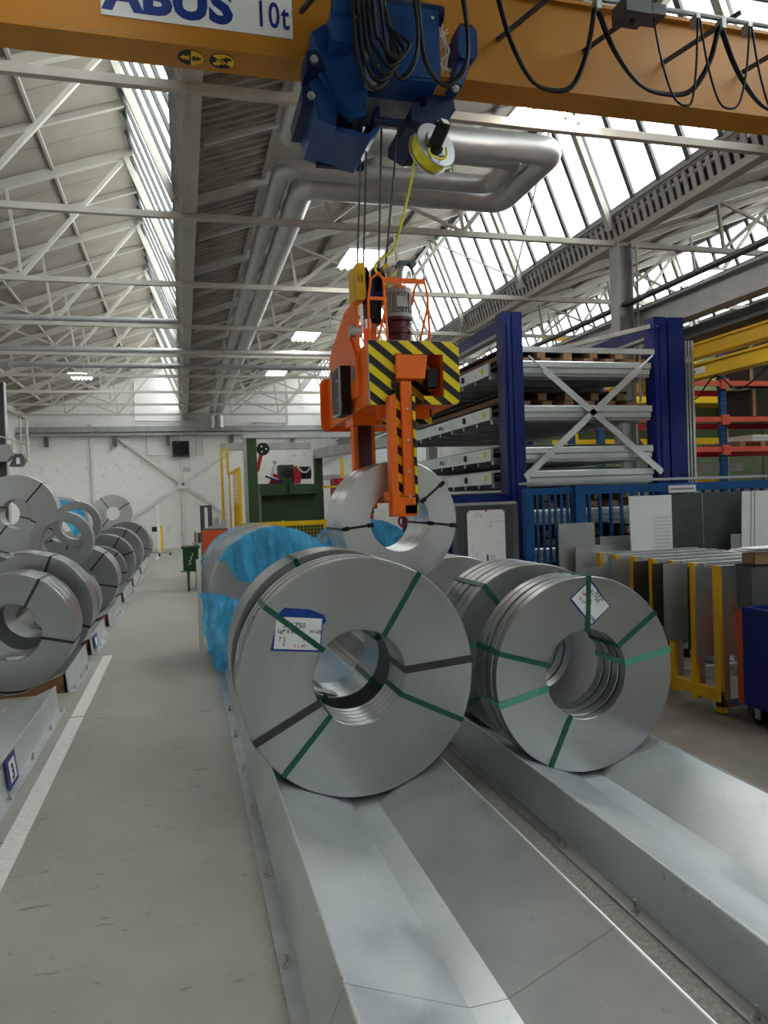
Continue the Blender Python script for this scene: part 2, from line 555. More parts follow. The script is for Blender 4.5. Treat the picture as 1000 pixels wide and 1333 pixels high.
M['ink_blue'] = pm('blue_print', (0.010, 0.035, 0.22), 0.5, 0, 0.08, 8)
M['ink_red'] = pm('red_print', (0.5, 0.05, 0.06), 0.5, 0, 0.08, 8)
M['pocket_blue'] = pm('blue_plastic_pocket', (0.012, 0.05, 0.28), 0.35, 0, 0.1, 8)
M['crane'] = pm('amber_crane_paint', (0.47, 0.195, 0.018), 0.42, 0, 0.16, 1.1)
M['craneunder'] = M['crane']
M['rust'] = pm('rusty_weld', (0.30, 0.20, 0.10), 0.8, 0.1, 0.5, 30)
M['hoist'] = pm('blue_hoist_paint', (0.006, 0.050, 0.19), 0.38, 0, 0.18, 3.0, coat=0.15)
M['hoist_dark'] = pm('dark_blue_hoist_tone', (0.005, 0.020, 0.075), 0.45, 0, 0.2, 4.0)
M['rack_blue'] = pm('deep_blue_rack_paint', (0.005, 0.015, 0.135), 0.4, 0, 0.15, 3.0)
M['fence_blue'] = pm('mid_blue_fence_paint', (0.006, 0.075, 0.24), 0.42, 0, 0.15, 3.0)
M['orange'] = pm('orange_grab_paint', (0.93, 0.165, 0.010), 0.42, 0, 0.08, 3.0)
M['maroon'] = pm('maroon_gearbox_paint', (0.07, 0.012, 0.014), 0.35, 0.2, 0.2, 6.0)
M['chrome'] = pm('polished_motor_cover', (0.75, 0.75, 0.75), 0.15, 1.0, 0.05, 8.0)
M['yellow'] = pm('signal_yellow_paint', (0.78, 0.50, 0.012), 0.45, 0, 0.10, 3.0)
M['yellow_rack'] = pm('golden_yellow_paint', (0.72, 0.40, 0.012), 0.45, 0, 0.12, 3.0)
M['cable_yellow'] = pm('yellow_cable_sheath', (0.80, 0.75, 0.04), 0.4, 0, 0.05, 8.0)
M['green'] = pm('machine_green_paint', (0.035, 0.075, 0.032), 0.5, 0, 0.15, 2.0)
M['green_dark'] = pm('dark_green_paint', (0.010, 0.055, 0.022), 0.45, 0, 0.15, 3.0)
M['green_pale'] = pm('pale_green_panel', (0.20, 0.30, 0.18), 0.6, 0, 0.10, 2.0)
M['red'] = pm('red_machine_paint', (0.38, 0.015, 0.03), 0.45, 0, 0.15, 3.0)
M['red_orange'] = pm('red_orange_paint', (0.62, 0.10, 0.03), 0.45, 0, 0.12, 3.0)
M['rackbeam'] = pm('coral_red_beam', (0.72, 0.12, 0.07), 0.45, 0, 0.12, 3.0)
M['wood'] = pm('pallet_wood', (0.34, 0.21, 0.12), 0.8, 0, 0.25, 6.0, stretch=(1, 6, 1))
M['board_dark'] = pm('dark_hardboard', (0.035, 0.028, 0.022), 0.7, 0, 0.2, 4.0)
M['slate'] = pm('slate_grey_panel', (0.045, 0.052, 0.06), 0.5, 0.1, 0.15, 3.0)
M['sheet'] = pm('plain_steel_sheet', (0.46, 0.48, 0.48), 0.33, 0.7, 0.14, 2.0)
M['sheet_dark'] = pm('dark_steel_sheet', (0.10, 0.115, 0.125), 0.35, 0.8, 0.2, 2.0)
M['sheet_white'] = pm('white_coated_sheet', (0.78, 0.82, 0.84), 0.4, 0.0, 0.05, 2.0)
M['film_blue'] = film_material('blue_plastic_film', (0.10, 0.58, 0.95), 0.62, 0.93)
M['film_clear'] = film_material('clear_stretch_film', (0.72, 0.74, 0.76), 0.15, 0.45)
M['rubble'] = pm('rough_screed', (0.30, 0.285, 0.25), 0.55, 0.1, 0.35, 60, bump=0.9, bscale=70)
M['lamp_on'] = emis('led_tube', (1.0, 0.98, 0.94), 14.0)

# ================================================================== THE SETTING
Y_A, Y_B = -12.0, 37.1          # hall from behind the viewer to the back wall
PITCH = 7.18                    # bay width, valley to valley
V0 = 0.22                       # valley of the coil aisle's left edge
Z_V, Z_R = 6.2, 8.6             # valley and ridge heights
TR0, TRS = 7.75, 3.42           # first truss behind the crane, spacing
KB = (-1, 0, 1, 2)              # bays
X_L, X_R = V0 - PITCH - 0.3, V0 + 3 * PITCH + 0.3

def roof_z(u):                  # height of the slope at u metres right of its valley
    return 6.42 + (u - 0.15) * (Z_R - 6.42) / 6.18

floor = MB().box(X_L - 0.3, X_R + 0.3, Y_A - 0.3, Y_B + 0.3, -0.3, 0.0).build('floor', M['floor'])
tag(floor, 'worn grey-beige painted concrete floor of the hall', 'floor', kind='structure')
for i, (y0, y1) in enumerate(((1.2, 7.55), (7.6, 10.6), (29.0, 33.0), (33.1, 36.6))):
    MB().box(-1.12, -1.0, y0, y1, -0.002, 0.003).build('floor_marking', M['whitepaint'], floor)
MB().box(3.22, 16.0, -6.0, 30.0, -0.002, 0.0025).build('bare_concrete', M['bare'], floor)
MB().box(1.62, 1.93, 0.4, 14.0, -0.003, 0.004).build('screed_strip', M['rubble'], floor)

# back wall: gabled bays of brick
poly = [(X_L, 0.0), (X_R, 0.0), (X_R, Z_V + 0.3)]
top = []
for k in KB:
    v = V0 + k * PITCH
    top += [(v, Z_V + 0.3), (v + 6.35, Z_R + 0.4), (v + PITCH, Z_V + 0.3)]
poly += top[::-1] + [(X_L, Z_V + 0.3)]
poly = [p for i, p in enumerate(poly) if i == 0 or (abs(p[0] - poly[i-1][0]) + abs(p[1] - poly[i-1][1])) > 1e-4]
wall_back = MB().prism(poly, 'y', Y_B, Y_B + 0.3).build('wall_back', M['brick'])
tag(wall_back, 'white painted brick back wall with steel bracing', 'wall', kind='structure')
YW = Y_B - 0.06
def wpart(name, mb, m='wallsteel', smooth=False): return mb.build(name, M[m], wall_back, smooth)
for x in (-4.05, 0.0, 3.6): wpart('wall_post', MB().box(x - 0.06, x + 0.06, YW - 0.04, Y_B, 0, 6.0))
for p, q in (((-3.06, 5.5), (2.6, 1.05)), ((-2.6, 1.4), (2.4, 4.6))):
    wpart('brace', MB().beam((p[0], YW - 0.05, p[1]), (q[0], YW - 0.05, q[1]), 0.09, 0.13))
wpart('gusset', MB().box(-0.2, 0.2, YW - 0.09, YW - 0.02, 2.85, 3.2))
wpart('crane_ledge', MB().box(X_L, 7.4, Y_B - 0.25, Y_B, 5.62, 5.86), 'greysteel')
wpart('crane_rail', MB().box(X_L, 7.4, Y_B - 0.35, Y_B - 0.1, 5.42, 5.52), 'greysteel')
for x in (-6.0, -3.0, -0.6, 2.4, 5.4): wpart('ledge_bracket', MB().box(x - 0.08, x + 0.08, Y_B - 0.3, Y_B, 4.95, 5.42), 'darksteel')
g = wpart('vent_box', MB().box(-0.42, 0.38, Y_B - 0.25, Y_B, 4.38, 5.15), 'darksteel')
for i in range(9):
    z = 4.44 + i * 0.078
    MB().quadbox([(-0.38, Y_B - 0.30, z), (0.34, Y_B - 0.30, z), (0.34, Y_B - 0.26, z + 0.04), (-0.38, Y_B - 0.26, z + 0.04),
                  (-0.38, Y_B - 0.31, z + 0.015), (0.34, Y_B - 0.31, z + 0.015), (0.34, Y_B - 0.27, z + 0.055), (-0.38, Y_B - 0.27, z + 0.055)]).build('louvre', M['black'], g)
wpart('wall_plate', MB().box(0.05, 0.4, Y_B - 0.05, Y_B, 3.68, 3.88), 'galv_dull')
for x, z0, z1 in ((-1.55, 4.5, 5.5), (0.75, 4.45, 5.7), (1.05, 4.45, 5.7)):
    wpart('wall_pipe', MB().tube([(x, YW - 0.06, z0), (x, YW - 0.06, z1)], 0.04), smooth=True)
wpart('wall_pipe', MB().tube([(-1.55, YW - 0.06, 5.5), (-1.55, YW - 0.06, 4.5), (-0.45, YW - 0.06, 4.5)], 0.04), smooth=True)
wpart('wall_pipe', MB().tube([(-2.05, YW - 0.06, 8.0), (-2.05, YW - 0.06, 6.15), (0.9, YW - 0.06, 6.1)], 0.045), smooth=True)
wpart('wall_pipe', MB().tube([(5.2, YW - 0.06, 7.6), (5.2, YW - 0.06, 6.0), (3.4, YW - 0.06, 6.05)], 0.045), smooth=True)
for x0 in (9.0, 11.2, 13.4):
    w = MB().box(x0, x0 + 1.9, Y_B - 0.05, Y_B - 0.01, 2.2, 4.6).build('wall_panel', M['sheet_white'], wall_back)

wl = MB().box(X_L - 0.3, X_L, Y_A, Y_B, 0, 9.0).build('wall_left', M['plaster'])
tag(wl, 'pale plastered side wall behind the stacked coils', 'wall', kind='structure')
wr = MB().box(X_R, X_R + 0.3, Y_A, Y_B, 0, 9.0).build('wall_right', M['plaster'])
tag(wr, 'pale plastered side wall beyond the machines', 'wall', kind='structure')
wf = MB().prism(poly, 'y', Y_A - 0.3, Y_A).build('wall_front', M['plaster'])
tag(wf, 'pale gabled wall of the hall facing the brick wall', 'wall', kind='structure')

# ------------------------------------------------------------------ roof: slopes, corrugated strips, rafters
ceiling = thing('ceiling', 'sawtooth roof of limewashed panels and stained corrugated strips', 'ceiling', (0, 0, 6.2), kind='structure')
PW = TRS / 4
n_pan = int((Y_B - Y_A) / PW) + 1
def slope_box(u0, u1, dy, dz0, dz1):
    P = []
    for dz in (dz0, dz1):
        P += [(u0, 0, roof_z(u0) + dz), (u1, 0, roof_z(u1) + dz), (u1, dy, roof_z(u1) + dz), (u0, dy, roof_z(u0) + dz)]
    return MB().quadbox(P)
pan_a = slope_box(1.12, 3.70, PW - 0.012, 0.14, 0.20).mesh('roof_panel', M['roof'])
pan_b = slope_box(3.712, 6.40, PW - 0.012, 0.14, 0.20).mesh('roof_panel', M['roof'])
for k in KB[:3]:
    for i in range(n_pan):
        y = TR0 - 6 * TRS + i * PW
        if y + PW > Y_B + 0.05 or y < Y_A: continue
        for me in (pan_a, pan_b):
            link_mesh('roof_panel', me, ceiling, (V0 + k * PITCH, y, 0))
for k in KB:
    v = V0 + k * PITCH
    # weather skin above the panels so that no daylight leaks at the joints
    mb = MB()
    P = []
    for dz in (0.21, 0.26):
        P += [(v - 0.1, Y_A, roof_z(-0.1) + dz), (v + 6.42, Y_A, roof_z(6.42) + dz), (v + 6.42, Y_B, roof_z(6.42) + dz), (v - 0.1, Y_B, roof_z(-0.1) + dz)]
    mb.quadbox(P).build('roof_skin', M['plaster'], ceiling)
    # corrugated strip along the valley
    mb = MB()
    y = Y_A; pts = []
    while y < Y_B:
        pts += [(y, 0.0), (y + 0.05, 0.0), (y + 0.07, 0.05), (y + 0.13, 0.05), (y + 0.15, 0.0)]
        y += 0.17
    b = len(mb.v)
    for (yy, d) in pts:
        mb.v += [(v + 0.12, yy, roof_z(0.12) + 0.13 - d), (v + 1.10, yy, roof_z(1.10) + 0.13 - d)]
    for i in range(len(pts) - 1):
        mb.f.append((b + 2*i, b + 2*i + 1, b + 2*i + 3, b + 2*i + 2))
    o = mb.build('corrugated_strip', M['corr'], ceiling)
    MB().beam((v + 1.11, Y_A, roof_z(1.11) + 0.10), (v + 1.11, Y_B, roof_z(1.11) + 0.10), 0.06, 0.09).build('purlin', M['truss'], ceiling)
    for u in (3.0, 4.9):
        MB().beam((v + u, Y_A, roof_z(u) + 0.10), (v + u, Y_B, roof_z(u) + 0.10), 0.05, 0.06).build('purlin', M['truss'], ceiling)
    MB().beam((v + 6.36, Y_A, roof_z(6.36) + 0.04), (v + 6.36, Y_B, roof_z(6.36) + 0.04), 0.10, 0.16).build('ridge_purlin', M['greysteel'], ceiling)
# light secondary rafters midway between trusses
raft = slope_box(0.2, 6.38, 0.07, 0.03, 0.135).mesh('rafter', M['truss'])
for k in KB[:3]:
    for i in range(-5, 9):
        link_mesh('rafter', raft, ceiling, (V0 + k * PITCH, TR0 + (i + 0.5) * TRS, 0))

# ------------------------------------------------------------------ rooflights: panes and bars
GB = TRS / 5
names = {-1: ('window_1', 'steep rooflight above the aisle with cream posts and dark bars'),
         0: ('window_2', 'large bright rooflight over the blue storage rack'),
         1: ('window_3', 'rooflight beyond the grey columns and crane runway'),
         2: ('window_4', 'rooflight at the outer edge of the machine bay')}
def glz(k, t, off=0.0):         # point on the glazing plane of bay k, t from ridge 0 to gutter 1
    v1 = V0 + (k + 1) * PITCH
    x = v1 - 0.95 + t * 0.78; z = Z_R + 0.12 - t * (Z_R + 0.12 - 6.72)
    return x - off * 0.92, z - off * 0.39
for k in KB:
    nm, lb = names[k]
    (xa, za), (xb, zb) = glz(k, 0), glz(k, 1)
    w = thing(nm, lb, 'rooflight', (xb, 0, zb), kind='structure')
    pane = MB().quadbox([(xa, 0.02, za), (xa, GB - 0.02, za), (xb, GB - 0.02, zb), (xb, 0.02, zb),
                         (xa + 0.012, 0.02, za + 0.005), (xa + 0.012, GB - 0.02, za + 0.005), (xb + 0.012, GB - 0.02, zb + 0.005), (xb + 0.012, 0.02, zb + 0.005)]).mesh('pane', M['glass'])
    bar = MB().beam((xa - 0.02, 0, za), (xb - 0.02, 0, zb), 0.05, 0.09, (0, 1, 0)).mesh('glazing_bar', M['mullion'])
    y = TR0 - 5 * TRS - 2 * GB
    while y < Y_B - 0.2:
        link_mesh('pane', pane, w, (0, y, 0))
        link_mesh('glazing_bar', bar, w, (0, y, 0))
        y += GB
    MB().beam((xa, Y_A, za + 0.03), (xa, Y_B, za + 0.03), 0.10, 0.14).build('head_rail', M['greysteel'], w)
    MB().beam((xb, Y_A, zb - 0.02), (xb, Y_B, zb - 0.02), 0.08, 0.08).build('sill_rail', M['greysteel'], w)

# ------------------------------------------------------------------ valley gutters with slotted plates
gl = {0: 'slotted grey valley gutter running to the brick wall above the aisle', 1: 'slotted grey valley gutter carried by columns above the blue rack',
      2: 'slotted grey valley gutter above the machine bay', 3: 'slotted grey valley gutter at the outer wall', -1: 'slotted grey valley gutter at the side wall behind the coils'}
slat = MB().quadbox([(0.075, -0.045, 6.32), (0.095, -0.045, 6.32), (0.095, 0.045, 6.32), (0.075, 0.045, 6.32), (-0.012, -0.045, 6.66), (0.012, -0.045, 6.66), (0.012, 0.045, 6.66), (-0.012, 0.045, 6.66)]).mesh('slat', M['gutter'])
for j in range(-1, 4):
    v = V0 + j * PITCH
    gt = thing('valley_gutter', gl[j], 'gutter', (v, 0, 6.2), kind='structure')
    mb = MB().box(v - 0.02, v + 0.13, Y_A, Y_B, 6.24, 6.29).box(v + 0.10, v + 0.13, Y_A, Y_B, 6.29, 6.62)
    mb.build('gutter_trough', M['truss'], gt)
    MB().box(v - 0.21, v + 0.2, Y_A, Y_B, 6.73, 6.76).build('flashing', M['greysteel'], gt)  # opaque plate added to stop daylight leaking between sill and gutter
    MB().box(v - 0.08, v - 0.02, Y_A, Y_B, 6.22, 6.33).build('lower_rail', M['truss'], gt)
    MB().box(v - 0.16, v - 0.115, Y_A, Y_B, 6.64, 6.73).build('upper_rail', M['gutter'], gt)
    MB().box(v + 0.04, v + 0.06, Y_A, Y_B, 6.30, 6.72).build('back_plate', M['darksteel'], gt)
    if j in (0, 1, 2):
        y = 5.6
        while y < 26:
            link_mesh('slat', slat, gt, (v - 0.135, y, 0)); y += 0.17
    ya = 26 if j in (0, 1, 2) else Y_A
    mb = MB()
    y = ya
    while y < Y_B:
        mb.quadbox([(v - 0.06, y - 0.045, 6.32), (v - 0.04, y - 0.045, 6.32), (v - 0.04, y + 0.045, 6.32), (v - 0.06, y + 0.045, 6.32), (v - 0.147, y - 0.045, 6.66), (v - 0.123, y - 0.045, 6.66), (v - 0.123, y + 0.045, 6.66), (v - 0.147, y + 0.045, 6.66)]); y += 0.17
    if j in (0, 1, 2):
        y = Y_A
        while y < 5.5:
            mb.box(v - 0.147, v - 0.123, y - 0.055, y + 0.055, 6.32, 6.66); y += 0.17
    tag(mb.build('slat_row', M['gutter'], gt), kind='stuff')

# ------------------------------------------------------------------ trusses
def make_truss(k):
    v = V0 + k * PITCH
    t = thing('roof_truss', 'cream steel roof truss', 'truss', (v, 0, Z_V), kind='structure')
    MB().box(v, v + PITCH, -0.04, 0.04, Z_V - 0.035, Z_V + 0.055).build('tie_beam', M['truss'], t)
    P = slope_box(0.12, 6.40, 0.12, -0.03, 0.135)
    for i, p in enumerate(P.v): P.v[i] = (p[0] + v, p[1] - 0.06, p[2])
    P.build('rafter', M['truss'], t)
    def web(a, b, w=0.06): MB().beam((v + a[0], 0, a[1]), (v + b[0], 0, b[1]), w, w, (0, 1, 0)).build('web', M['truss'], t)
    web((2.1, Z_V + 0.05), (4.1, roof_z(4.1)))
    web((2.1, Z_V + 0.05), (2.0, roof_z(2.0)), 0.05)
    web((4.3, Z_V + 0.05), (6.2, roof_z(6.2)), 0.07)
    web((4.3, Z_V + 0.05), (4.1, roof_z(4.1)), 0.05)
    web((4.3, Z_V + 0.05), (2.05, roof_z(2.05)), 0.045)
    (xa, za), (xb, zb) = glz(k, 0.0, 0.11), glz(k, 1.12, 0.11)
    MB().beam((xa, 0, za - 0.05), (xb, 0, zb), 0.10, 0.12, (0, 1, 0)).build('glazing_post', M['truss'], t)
    return t
ORD = ['first', 'second', 'third', 'fourth', 'fifth', 'sixth', 'seventh', 'eighth', 'ninth', 'tenth']
BAYN = {-1: 'over the coil stacks', 0: 'over the lifted coil and the galvanised troughs', 1: 'beyond the grey columns'}
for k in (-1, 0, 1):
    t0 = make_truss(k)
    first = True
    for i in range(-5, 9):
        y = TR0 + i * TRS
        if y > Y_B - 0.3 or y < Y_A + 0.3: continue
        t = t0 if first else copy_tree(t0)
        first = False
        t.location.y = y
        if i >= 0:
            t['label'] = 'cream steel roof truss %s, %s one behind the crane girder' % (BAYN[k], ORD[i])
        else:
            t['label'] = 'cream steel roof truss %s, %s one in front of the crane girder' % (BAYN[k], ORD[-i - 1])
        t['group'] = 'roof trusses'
# thin cross-bracing rods in the big rooflight plane
for i in range(0, 8):
    y0 = TR0 + i * TRS
    (xa, za), (xb, zb) = glz(0, 0.02, 0.2), glz(0, 1.0, 0.2)
    MB().tube([(xa, y0, za), (xb, y0 + TRS, zb)] if i % 2 else [(xb, y0, zb), (xa, y0 + TRS, za)], 0.018, 6).build('brace_rod', M['greysteel'], bpy.data.objects['window_2'])

# ------------------------------------------------------------------ columns and crane runway
XC = V0 + PITCH
for i, (kk, lab) in enumerate(((1, 'grey steel column under the slotted gutter behind the blue rack'), (4, 'grey steel column in the second row behind the blue rack'),
                               (7, 'grey steel column close to the brick wall'), (-2, 'grey steel column on the near side of the crane girder'))):
    y = TR0 + kk * TRS
    c = thing('column', lab, 'column', (XC, y, 0), kind='structure')
    for x in (-0.13, 0.13): MB().box(XC + x - 0.012, XC + x + 0.012, y - 0.13, y + 0.13, 0, 6.2).build('flange', M['greysteel'], c)
    MB().box(XC - 0.12, XC + 0.12, y - 0.012, y + 0.012, 0, 6.2).build('web_plate', M['greysteel'], c)
    MB().box(XC - 0.22, XC + 0.22, y - 0.22, y + 0.22, 0, 0.03).build('base_plate', M['greysteel'], c)
    MB().box(XC + 0.16, XC + 0.42, y - 0.1, y + 0.1, 4.35, 4.62).build('bracket', M['greysteel'], c)
    MB().tube([(XC + 0.2, y - 0.16, 3.5), (XC + 0.2, y - 0.16, 6.15)], 0.022, 6).build('conduit', M['truss'], c)
rw = thing('crane_runway', 'grey steel crane runway beam along the columns above the blue rack', 'beam', (XC + 0.3, 0, 4.6), kind='structure')
MB().box(XC + 0.16, XC + 0.44, Y_A, Y_B - 0.3, 4.62, 4.66).build('bottom_flange', M['greysteel'], rw)
MB().box(XC + 0.28, XC + 0.31, Y_A, Y_B - 0.3, 4.66, 5.02).build('web_plate', M['greysteel'], rw)
MB().box(XC + 0.16, XC + 0.44, Y_A, Y_B - 0.3, 5.02, 5.06).build('top_flange', M['greysteel'], rw)
MB().box(XC + 0.26, XC + 0.33, Y_A, Y_B - 0.3, 5.06, 5.12).build('rail', M['darksteel'], rw)
MB().box(XC - 0.02, XC + 0.12, Y_A, Y_B - 0.3, 5.15, 5.20).build('conductor_rail', M['darksteel'], rw)
MB().box(XC + 0.55, XC + 0.95, Y_A, Y_B - 0.3, 4.40, 4.46).build('cable_tray', M['darksteel'], rw)
MB().box(XC + 0.55, XC + 0.58, Y_A, Y_B - 0.3, 4.46, 4.58).build('tray_side', M['darksteel'], rw)
MB().tube([(XC + 0.50, Y_A, 4.85), (XC + 0.50, Y_B - 0.3, 4.85)], 0.05, 8).build('service_pipe', M['greysteel'], rw, True)
MB().tube([(XC + 0.68, Y_A, 5.10), (XC + 0.68, Y_B - 0.3, 5.10)], 0.07, 8).build('service_pipe', M['darksteel'], rw, True)

# ================================================================== TROUGHS
ZB, ZRG, HF = 0.043, 0.235, 0.08
def seat_z(R, lift=0.003):       # axis height of a coil of radius R resting in a trough
    return ZB + R / 0.927 - 0.404 * HF + lift

def trough(name, label, xc, hw, fl, segs, bolts, group=None, both=False, mir=1):
    """V trough of folded galvanised plate: flange, outer side, slopes, base; one set of plates per segment"""
    t = thing(name, label, 'coil trough', (xc, segs[0][0], 0), group=group)
    th = 0.006
    for (y0, y1) in segs:
        a, b = y0 + 0.0015, y1 - 0.0015
        def strip(nm, p, q, m='galv'):
            (xa, za), (xb, zb) = p, q
            d = Vector((xb - xa, zb - za)); n = Vector((-d.y, d.x)).normalized() * th
            MB().prism([(xa, za), (xb, zb), (xb - n.x, zb - n.y), (xa - n.x, za - n.y)], 'y', a, b).build(nm, M[m], t)
        for sgn in (-1, 1):
            xr = xc + sgn * hw
            if (sgn * mir < 0) or both:
                fo = xc + sgn * (abs(fl - xc)); fi = fo - sgn * 0.075
                MB().box(min(fo, fi), max(fo, fi), a, b, 0.0, 0.008).build('flange', M['galv_dull'], t)
                mb = MB().prism([(fi, 0.008), (xr, ZRG), (xr + sgn * -0.012, ZRG - 0.004), (fi - sgn * 0.012, 0.008)], 'y', a, b)
                mb.build('side_plate', M['galv'], t)
            else:
                MB().prism([(xr, ZRG), (xr + sgn * 0.008, ZRG - 0.002), (xr + sgn * 0.008, 0.0), (xr, 0.0)], 'y', a, b).build('side_plate', M['galv'], t)
            MB().prism([(xr, ZRG), (xc + sgn * HF, ZB), (xc + sgn * HF, ZB - th), (xr, ZRG - 0.010)], 'y', a, b).build('slope_plate', M['galv'], t)
            MB().tube([(xr, a, ZRG - 0.003), (xr, b, ZRG - 0.003)], 0.007, 6).build('edge_highlight', M['edge'], t, True)  # pale tube paints the reflection along the folded ridge
        MB().box(xc - HF, xc + HF, a, b, ZB - 0.006, ZB).build('base_plate', M['galv'], t)
        # closing ribs under the plates
        for y in (y0 + 0.02, y1 - 0.03):
            MB().prism([(xc - hw + 0.03, 0), (xc - hw + 0.03, ZRG - 0.03), (xc - HF, ZB - 0.008), (xc + HF, ZB - 0.008), (xc + hw - 0.03, ZRG - 0.03), (xc + hw - 0.03, 0)], 'y', y, y + 0.01).build('rib', M['rust_plate'], t)
    me_n = MB()
    hexa = [(0.016 * math.cos(k * PI / 3), 0.016 * math.sin(k * PI / 3)) for k in range(6)]
    me_n.prism([(0.024 * math.cos(k * PI / 6), 0.024 * math.sin(k * PI / 6)) for k in range(12)], 'z', 0.008, 0.012)
    me_n.prism(hexa, 'z', 0.012, 0.027).cyl((0, 0, 0.02), (0, 0, 0.062), 0.008, 10)
    me = me_n.mesh('bolt', M['zinc'])
    for (x, y) in bolts: link_mesh('bolt', me, t, (x, y, 0))
    return t

M['edge'] = pm('edge_reflection', (0.82, 0.84, 0.84), 0.3, 0.6, 0.06, 6)  # brighter metal, the ridge highlight put into its colour
M['rust_plate'] = pm('rusty_brown_plate', (0.20, 0.085, 0.035), 0.8, 0.1, 0.4, 8)
T1, T2, T3 = 1.053, 2.62, -1.83
trough('coil_trough', 'long galvanised V trough carrying the large banded coil beside the aisle', T1, 0.555, 0.317,
       [(0.4, 2.6), (2.6, 4.86), (4.86, 7.2), (7.2, 9.6), (9.6, 12.0), (12.0, 14.0)],
       [(0.352, 2.33), (0.352, 3.13), (0.352, 3.93), (0.352, 4.75), (0.352, 5.5), (0.352, 6.38), (0.352, 7.2), (0.352, 8.0), (0.352, 8.9)], 'galvanised coil troughs')
trough('coil_trough', 'long galvanised V trough under the slit coils nearer the yellow rack', T2, 0.53, 1.94,
       [(0.4, 2.2), (2.2, 4.45), (4.45, 6.8), (6.8, 9.2), (9.2, 11.6), (11.6, 14.0)],
       [(1.975, 2.26), (1.975, 3.02), (1.975, 3.70), (1.975, 3.78), (1.975, 4.62), (1.975, 5.5), (1.975, 6.4)], 'galvanised coil troughs')
bl = [(-1.235, 3.9), (-1.235, 4.7), (-1.235, 5.55), (-1.235, 6.4), (-1.235, 7.2), (-1.235, 7.8)]
t3 = trough('coil_trough', 'galvanised V trough with blue number plate 3 beside the white floor line', T3, 0.53, -1.20, [(1.2, 3.4), (3.4, 5.7), (5.7, 7.95)], bl, 'galvanised coil troughs', mir=-1)
# blue number plate on the aisle side of that trough
pl_o = Vector((-1.282, 6.02, 0.05))
ux = Vector((0, 0.22, 0)); uz = Vector((-0.03, 0, 0.185))
def plate(parent, o, ux, uz, mat, name, off):
    n = ux.cross(uz).normalized() * off
    if n.x < 0 and abs(n.x) > 0.5 * abs(off): pass
    P = [o, o + ux, o + ux + uz, o + uz]
    k = n * (0.002 / abs(off)) if off else Vector((0, 0, 0))
    return MB().quadbox([p + n for p in P] + [p + n + k for p in P]).build(name, M[mat], parent)
pb = plate(t3, Vector((-1.272, 5.70, 0.012)), Vector((0, 0.30, 0)), Vector((-0.026, 0, 0.215)), 'ink_blue', 'number_plate', 0.012)
pw = plate(pb, Vector((-1.2735, 5.76, 0.045)), Vector((0, 0.18, 0)), Vector((-0.0185, 0, 0.15)), 'white', 'number_field', 0.0145)
text('numeral', '3', 0.15, M['ink'], pb, frame_m((-1.2555, 5.80, 0.065), (0, 1, 0), (-0.12, 0, 1)), bold=0.004)
saddle_labels = ['short galvanised saddle under the first coil of the stacked rows', 'short galvanised saddle with a blue tag behind the first coil of the stacked rows',
                 'short galvanised saddle under the middle coils of the stacked row', 'short galvanised saddle under the farther coils of the stacked row',
                 'short galvanised saddle at the far end of the stacked row', 'last galvanised saddle before the wheeled frame stand']
for i, (y0, y1) in enumerate(((8.62, 10.3), (10.75, 12.6), (13.2, 15.9), (16.5, 19.0), (19.7, 22.4), (23.2, 27.4))):
    s_ = trough('coil_saddle', saddle_labels[i], T3, 0.53, -1.20, [(y0, y1)], [(-1.235, y0 + 0.15 + 0.5 * j) for j in range(int((y1 - y0) / 0.5))], 'short saddles of the coil row', mir=-1)
    if i == 1:
        pb = plate(s_, Vector((-1.272, 10.95, 0.03)), Vector((0, 0.42, 0)), Vector((-0.022, 0, 0.18)), 'ink_blue', 'number_plate', 0.012)
        plate(pb, Vector((-1.2735, 11.06, 0.055)), Vector((0, 0.2, 0)), Vector((-0.015, 0, 0.12)), 'white', 'number_field', 0.0145)

# ================================================================== COILS
def ring_mesh(R, r, w, mat, n=96, ch=0.004, name='coil_winding'):
    """hollow cylinder about local Y from 0 to w with small rounded edges"""
    pr = [(r + ch, 0), (r + (R - r) * 0.5, 0.0), (R - ch, 0), (R, ch), (R, w * 0.5), (R, w - ch), (R - ch, w), (r + ch, w), (r, w - ch), (r, w * 0.5), (r, ch)]
    return MB().lathe(pr, n).mesh(name, mat, smooth=True)

def band(R, r, y0, y1, ang, wd, th=0.003, g=0.0035):
    """strap looped through the bore at the given angle"""
    mb = MB()
    d = Vector((math.cos(ang), 0, math.sin(ang))); t = Vector((-math.sin(ang), 0, math.cos(ang)))
    e = Vector((0, 1, 0))
    R2, r2, a, b = R + g, r - g, y0 - g, y1 + g
    def seg(p, q, nrm):
        h = t * (wd / 2)
        mb.quadbox([p - h, q - h, q + h, p + h, p - h + nrm * th, q - h + nrm * th, q + h + nrm * th, p + h + nrm * th])
    seg(d * (r2 - th) + e * a, d * (R2 + th) + e * a, -e)
    seg(d * (r2 - th) + e * b, d * (R2 + th) + e * b, e)
    seg(d * R2 + e * a, d * R2 + e * b, d)
    seg(d * r2 + e * a, d * r2 + e * b, -d)
    return mb

